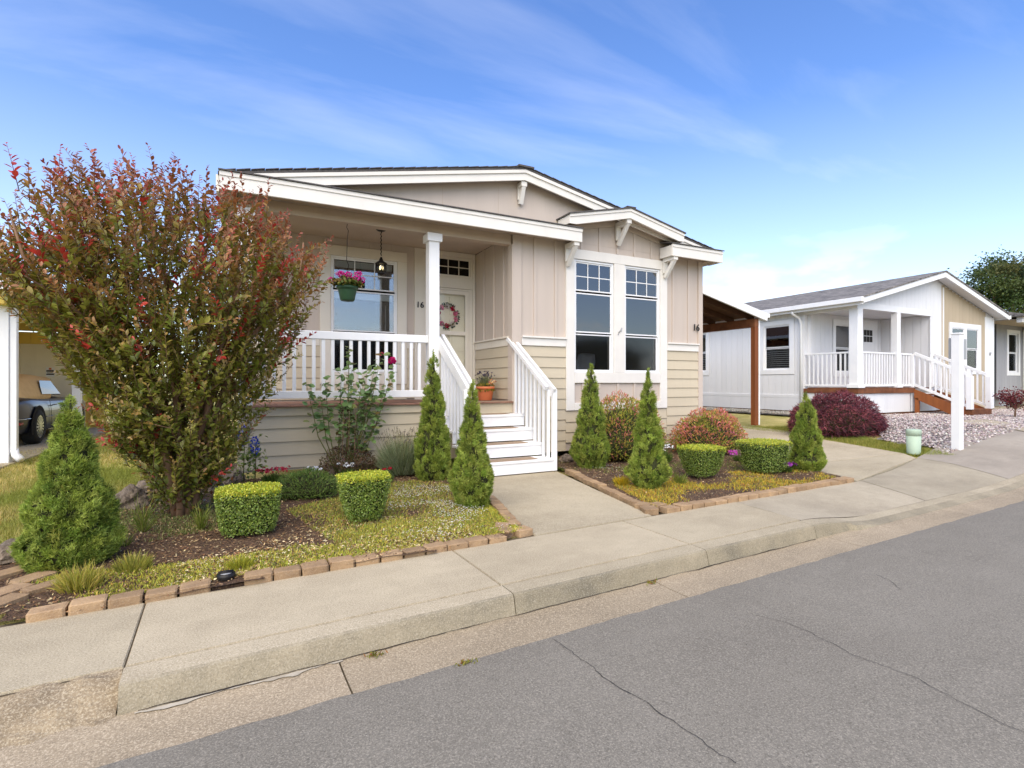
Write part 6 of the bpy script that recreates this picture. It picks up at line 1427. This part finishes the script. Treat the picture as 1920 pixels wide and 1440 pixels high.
def gravel(poly, n, cols, label, s=(.014, .034), zf=gvz):
    P = scatter(poly, n, rng); bmv = np.array([(1, 0, 0), (-1, 0, 0), (0, 1, 0), (0, -1, 0), (0, 0, 1), (0, 0, -1)], float); bf = [(0, 2, 4), (2, 1, 4), (1, 3, 4), (3, 0, 4), (2, 0, 5), (1, 2, 5), (3, 1, 5), (0, 3, 5)]
    sz = rng.uniform(*s, n); D = sph(n, rng); D[:, 2] *= .3; tv = bmv * np.array([.5, .4, .33]); p3 = np.column_stack([P, [zf(a, b) + .012 for a, b in P]])
    o = leaves('gravel', p3, D, np.array([0, 0, 1.]) + rng.normal(0, .3, (n, 3)), sz * 2, sz * 2, pal(cols, n, rng, None, .12), (tv, bf), 'stone', kind='stuff'); tag(o, label, 'gravel')
gravel(ga, 17000, [(186, 176, 172), (158, 146, 144), (132, 120, 120), (204, 196, 190), (170, 152, 146)], 'pale pinkish gravel in front of the white house')
gravel([(12.65, 7.7), (13.58, 7.7), (13.58, 15), (12.65, 15)], 5000, [(150, 146, 136), (118, 114, 106), (172, 166, 154)], 'grey gravel strip along the white house wall', zf=lambda x, y: T(x))
pa = [G(p, q) for p, q in ((1800, 789), (1850, 787), (1920, 797), (1990, 806), (1990, 818), (1910, 807), (1860, 797), (1810, 795))]
tag(slab('garden_path', 'walk', pa, .012, .05), kind='structure')
tag(slab('garden_path', 'walk', [(20.9, 7.7), (24, 7.7), (24, 8.3), (20.9, 8.3)], .01, .05), kind='structure')

def fartree(label, x, y, z0, h, rx, n, cols, seed, L_=.16, cz0=.35):
    rng = np.random.default_rng(seed); e = empty('tree', (x, y, z0)); tag(e, label, 'tree'); paths = []
    for k in range(7):
        t = k * .9; r = rx * .5; paths.append(([(x, y, z0), (x + .1 * math.cos(t), y + .1 * math.sin(t), z0 + h * .4), (x + r * math.cos(t), y + r * math.sin(t), z0 + h * (.65 + .03 * k))], [.18, .10, .03]))
    tube('trunk', 'bark', paths, e, 6)
    nc = 90; d = sph(nc, rng); C0 = np.array([x, y, z0 + h * (cz0 + 1) / 2]) + d * np.array([rx, rx, h * (1 - cz0) / 2]) * (rng.random((nc, 1)) ** .5) * .92
    i = rng.integers(0, nc, n); P = C0[i] + rng.normal(0, 1, (n, 3)) * np.array([.30, .30, .22]) * rx / 2.2
    base = pal(cols, nc, rng, None, .2)[i]; leaves('crown', P, sph(n, rng), sph(n, rng) + [0, 0, .8], rng.uniform(.7, 1.3, n) * L_, L_ * .6, base * rng.uniform(.8, 1.25, (n, 1)), DIAM, 'leaf', e, kind='stuff')
fartree('dark green tree rising behind the white neighbour house', 41.9, 14.6, .3, 9.3, 2.8, 24000, [(66, 82, 40), (84, 98, 50), (52, 68, 36), (104, 110, 60)], 111, cz0=.40)
fartree('green tree top showing above the yellow carport roof', -14.4, 40, 0, 10.6, 2.6, 5000, [(96, 118, 52), (120, 138, 64), (80, 100, 44)], 112, .2)
# weeds in the gutter joint
rng = np.random.default_rng(121)
for (px, py, lab) in ((705, 1227, 'small brown weed in the gutter below the kerb, left'), (1222, 1091, 'small green weed at the kerb foot, middle'), (873, 1242, 'tiny weed at the edge of the asphalt'), (1613, 985, 'dry leaves caught in the broken kerb end')):
    x, y, _ = G(px, py, -.1); n = 46; P = np.array([x, y, -.105]) + np.column_stack([rng.normal(0, .022, n), rng.normal(0, .009, n), rng.random(n) * .006])
    o = leaves('weed', P, np.array([0, 0, .5]) + sph(n, rng), sph(n, rng), rng.uniform(.012, .024, n), .007, pal([(138, 136, 54), (150, 106, 60), (112, 116, 44)], n, rng), BENT, 'leaf', kind='stuff'); tag(o, lab, 'weed')

# ================================================================== HOUSES ACROSS THE STREET (they show as reflections in the windows)
def across(x0, x1, y, label, mat, seed):
    e = empty('house', ((x0 + x1) / 2, y, -.1)); tag(e, label, 'house'); xc = (x0 + x1) / 2; pk = 3.0 + .26 * (x1 - x0) / 2
    prism('wall', mat, [(x0, -.1), (x1, -.1), (x1, 2.95), (xc, pk - .05), (x0, 2.95)], 'y', y - 9, y, e)
    for s in (-1, 1):
        xe = xc + s * ((x1 - x0) / 2 + .3); ze = 3.0 - .26 * .3
        prism('roof_slope', 'nshingle', [(xc, pk), (xe, ze), (xe, ze + .05), (xc, pk + .05)], 'y', y - 9.3, y + .35, e)
        prism('rake_board', 'white', [(xc, pk), (xe, ze), (xe, ze - .16), (xc, pk - .16)], 'y', y + .31, y + .35, e)
    for wx in (x0 + (x1 - x0) * .25, x0 + (x1 - x0) * .72):
        w_ = jbox('window', 'white', [(wx - .6, wx - .5, y + .001, y + .05, .9, 2.4), (wx + .5, wx + .6, y + .001, y + .05, .9, 2.4), (wx - .5, wx + .5, y + .001, y + .05, 2.3, 2.4), (wx - .5, wx + .5, y + .001, y + .05, .9, 1.0)], e)
        box('pane', 'black', wx - .5, wx + .5, y + .005, y + .02, 1.0, 2.3, w_)
across(3.0, 10.4, -12, 'grey gabled house opposite, reflected in the porch window', 'ngrey', 1)
across(15.5, 23, -12.5, 'tan gabled house opposite, reflected in the front windows', 'ntan', 2)
